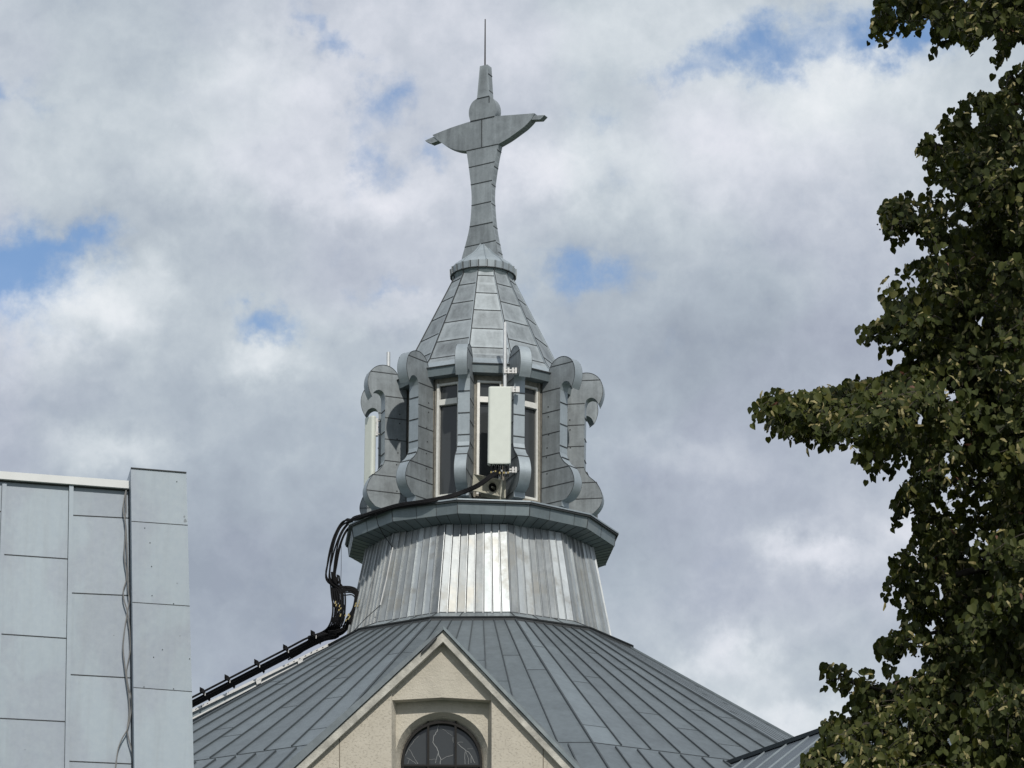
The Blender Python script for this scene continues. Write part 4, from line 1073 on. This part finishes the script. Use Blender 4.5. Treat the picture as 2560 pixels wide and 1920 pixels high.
# interior: leafy clumps hung along the limbs, each with drooping sprays
from mathutils import noise as mn
cl_n = 0; tries = 0; cents = []
while cl_n < 215 and tries < 9000:
    tries += 1
    x = rt_.uniform(1900, 2640); y = rt_.uniform(-40, 1980)
    if not ok(x, y): continue
    e = x - LE[int(y // 20) * 20]
    Yd = TD + rt_.uniform(-1, 1) * min(2.2, .3 + e / 170)
    c_ = atY(x, y, Yd)
    if any((c_ - q).length < .30 for q in cents): continue
    if e < 330 and mn.noise(c_ * 1.9) < -.16: continue
    cents.append(c_); cl_n += 1
    rad = rt_.uniform(.22, .42) if e > 90 else .2
    nb = nearest(c_); d = nb - c_
    if d.length < 1.6: 
        br = crom([nb, (nb + c_) / 2 + Vector((0, 0, .12 * d.length)), c_], 4)
        if all(ok(*proj(q)) for q in br): wood.tube(br, .014, 4, r2=.005, caps=False)
    for k in range(int(15 * rad / .3)):
        v = Vector((rt_.gauss(-.25, .8), rt_.gauss(-.35, .8), rt_.gauss(-.25, .6))); v.normalize()
        tip = c_ + v * rad * rt_.uniform(.7, 1.25) + Vector((0, 0, -.05)); bk_ = c_ + v * rad * .1 + Vector((0, 0, .08))
        if not ok(*proj(tip)): continue
        spray(tip, bk_, .067, 1.9, frbr=1.6 if v.y < 0 else .3)
for i in range(520):
    x = rt_.uniform(2300, 2640); y = rt_.uniform(-40, 1960)
    if not ok(x, y): continue
    e = x - LE[int(y // 20) * 20]
    if e < 60: continue
    tip = atY(x, y, TD + rt_.uniform(.2, 2.2)); spray(tip, tip + Vector((rt_.uniform(.1, .4), rt_.uniform(-.15, .2), rt_.uniform(-.05, .25))), .075, 1.2, frbr=.3)
# unseen crown beyond the frame, sunward leaves added to shade the visible ones
for i in range(1300):
    if i % 3: x = rt_.uniform(2230, 3300); y = rt_.uniform(-1500, -60); Yd = TD + rt_.uniform(-4.2, 2)
    else: x = rt_.uniform(2620, 3350); y = rt_.uniform(-60, 2100); Yd = TD + rt_.uniform(-3, 2.5)
    tip = atY(x, y, Yd); spray(tip, tip + Vector((rt_.uniform(.1, .5), rt_.uniform(-.3, .3), .1)), .15, .6, check=False, frbr=0)
def leafmat():
    m, t, b = base_mat('linden_leaf'); tone = t.n('ShaderNodeAttribute', attribute_name='tone').outputs['Fac']; pos = t.n('ShaderNodeNewGeometry').outputs['Position']
    c = t.ramp(tone, [(0, (.016, .024, .007)), (.45, (.038, .053, .015)), (.85, (.080, .092, .025)), (1, (.125, .112, .030))])
    c = t.mix(t.mr(t.noise(pos, 30, 3, .6), .35, .7, 0, .3), c, (.075, .07, .022, 1))
    t.put(b.inputs['Base Color'], c); b.inputs['Roughness'].default_value = .6; b.inputs['Specular IOR Level'].default_value = .18
    tr = t.n('ShaderNodeBsdfTranslucent'); t.put(tr.inputs[0], t.vec('MULTIPLY', c, (1.6, 1.5, .4)))
    mx = t.n('ShaderNodeMixShader'); mx.inputs[0].default_value = .25; t.put(mx.inputs[1], b.outputs[0]); t.put(mx.inputs[2], tr.outputs[0])
    t.put(m.node_tree.nodes['Material Output'].inputs[0], mx.outputs[0]); return m
TR = thing('linden_tree', base, 'tall dark linden tree with drooping leafy branches and pale bracts, filling the right edge', 'tree')
M_BARK = plain('bark', (.045, .038, .03), .9, 0, .3, 20, .01, 30)
tk.build('trunk', M_BARK, TR, smooth=True); 
cw = crown.build('crown', [leafmat(), plain('pale_bract', (.22, .19, .075), .6, 0, .3, 30), plain('linden_fruit', (.03, .03, .018), .6), plain('withered_leaf', (.10, .04, .022), .7)], TR)
wood.build('twigs', M_BARK, cw)
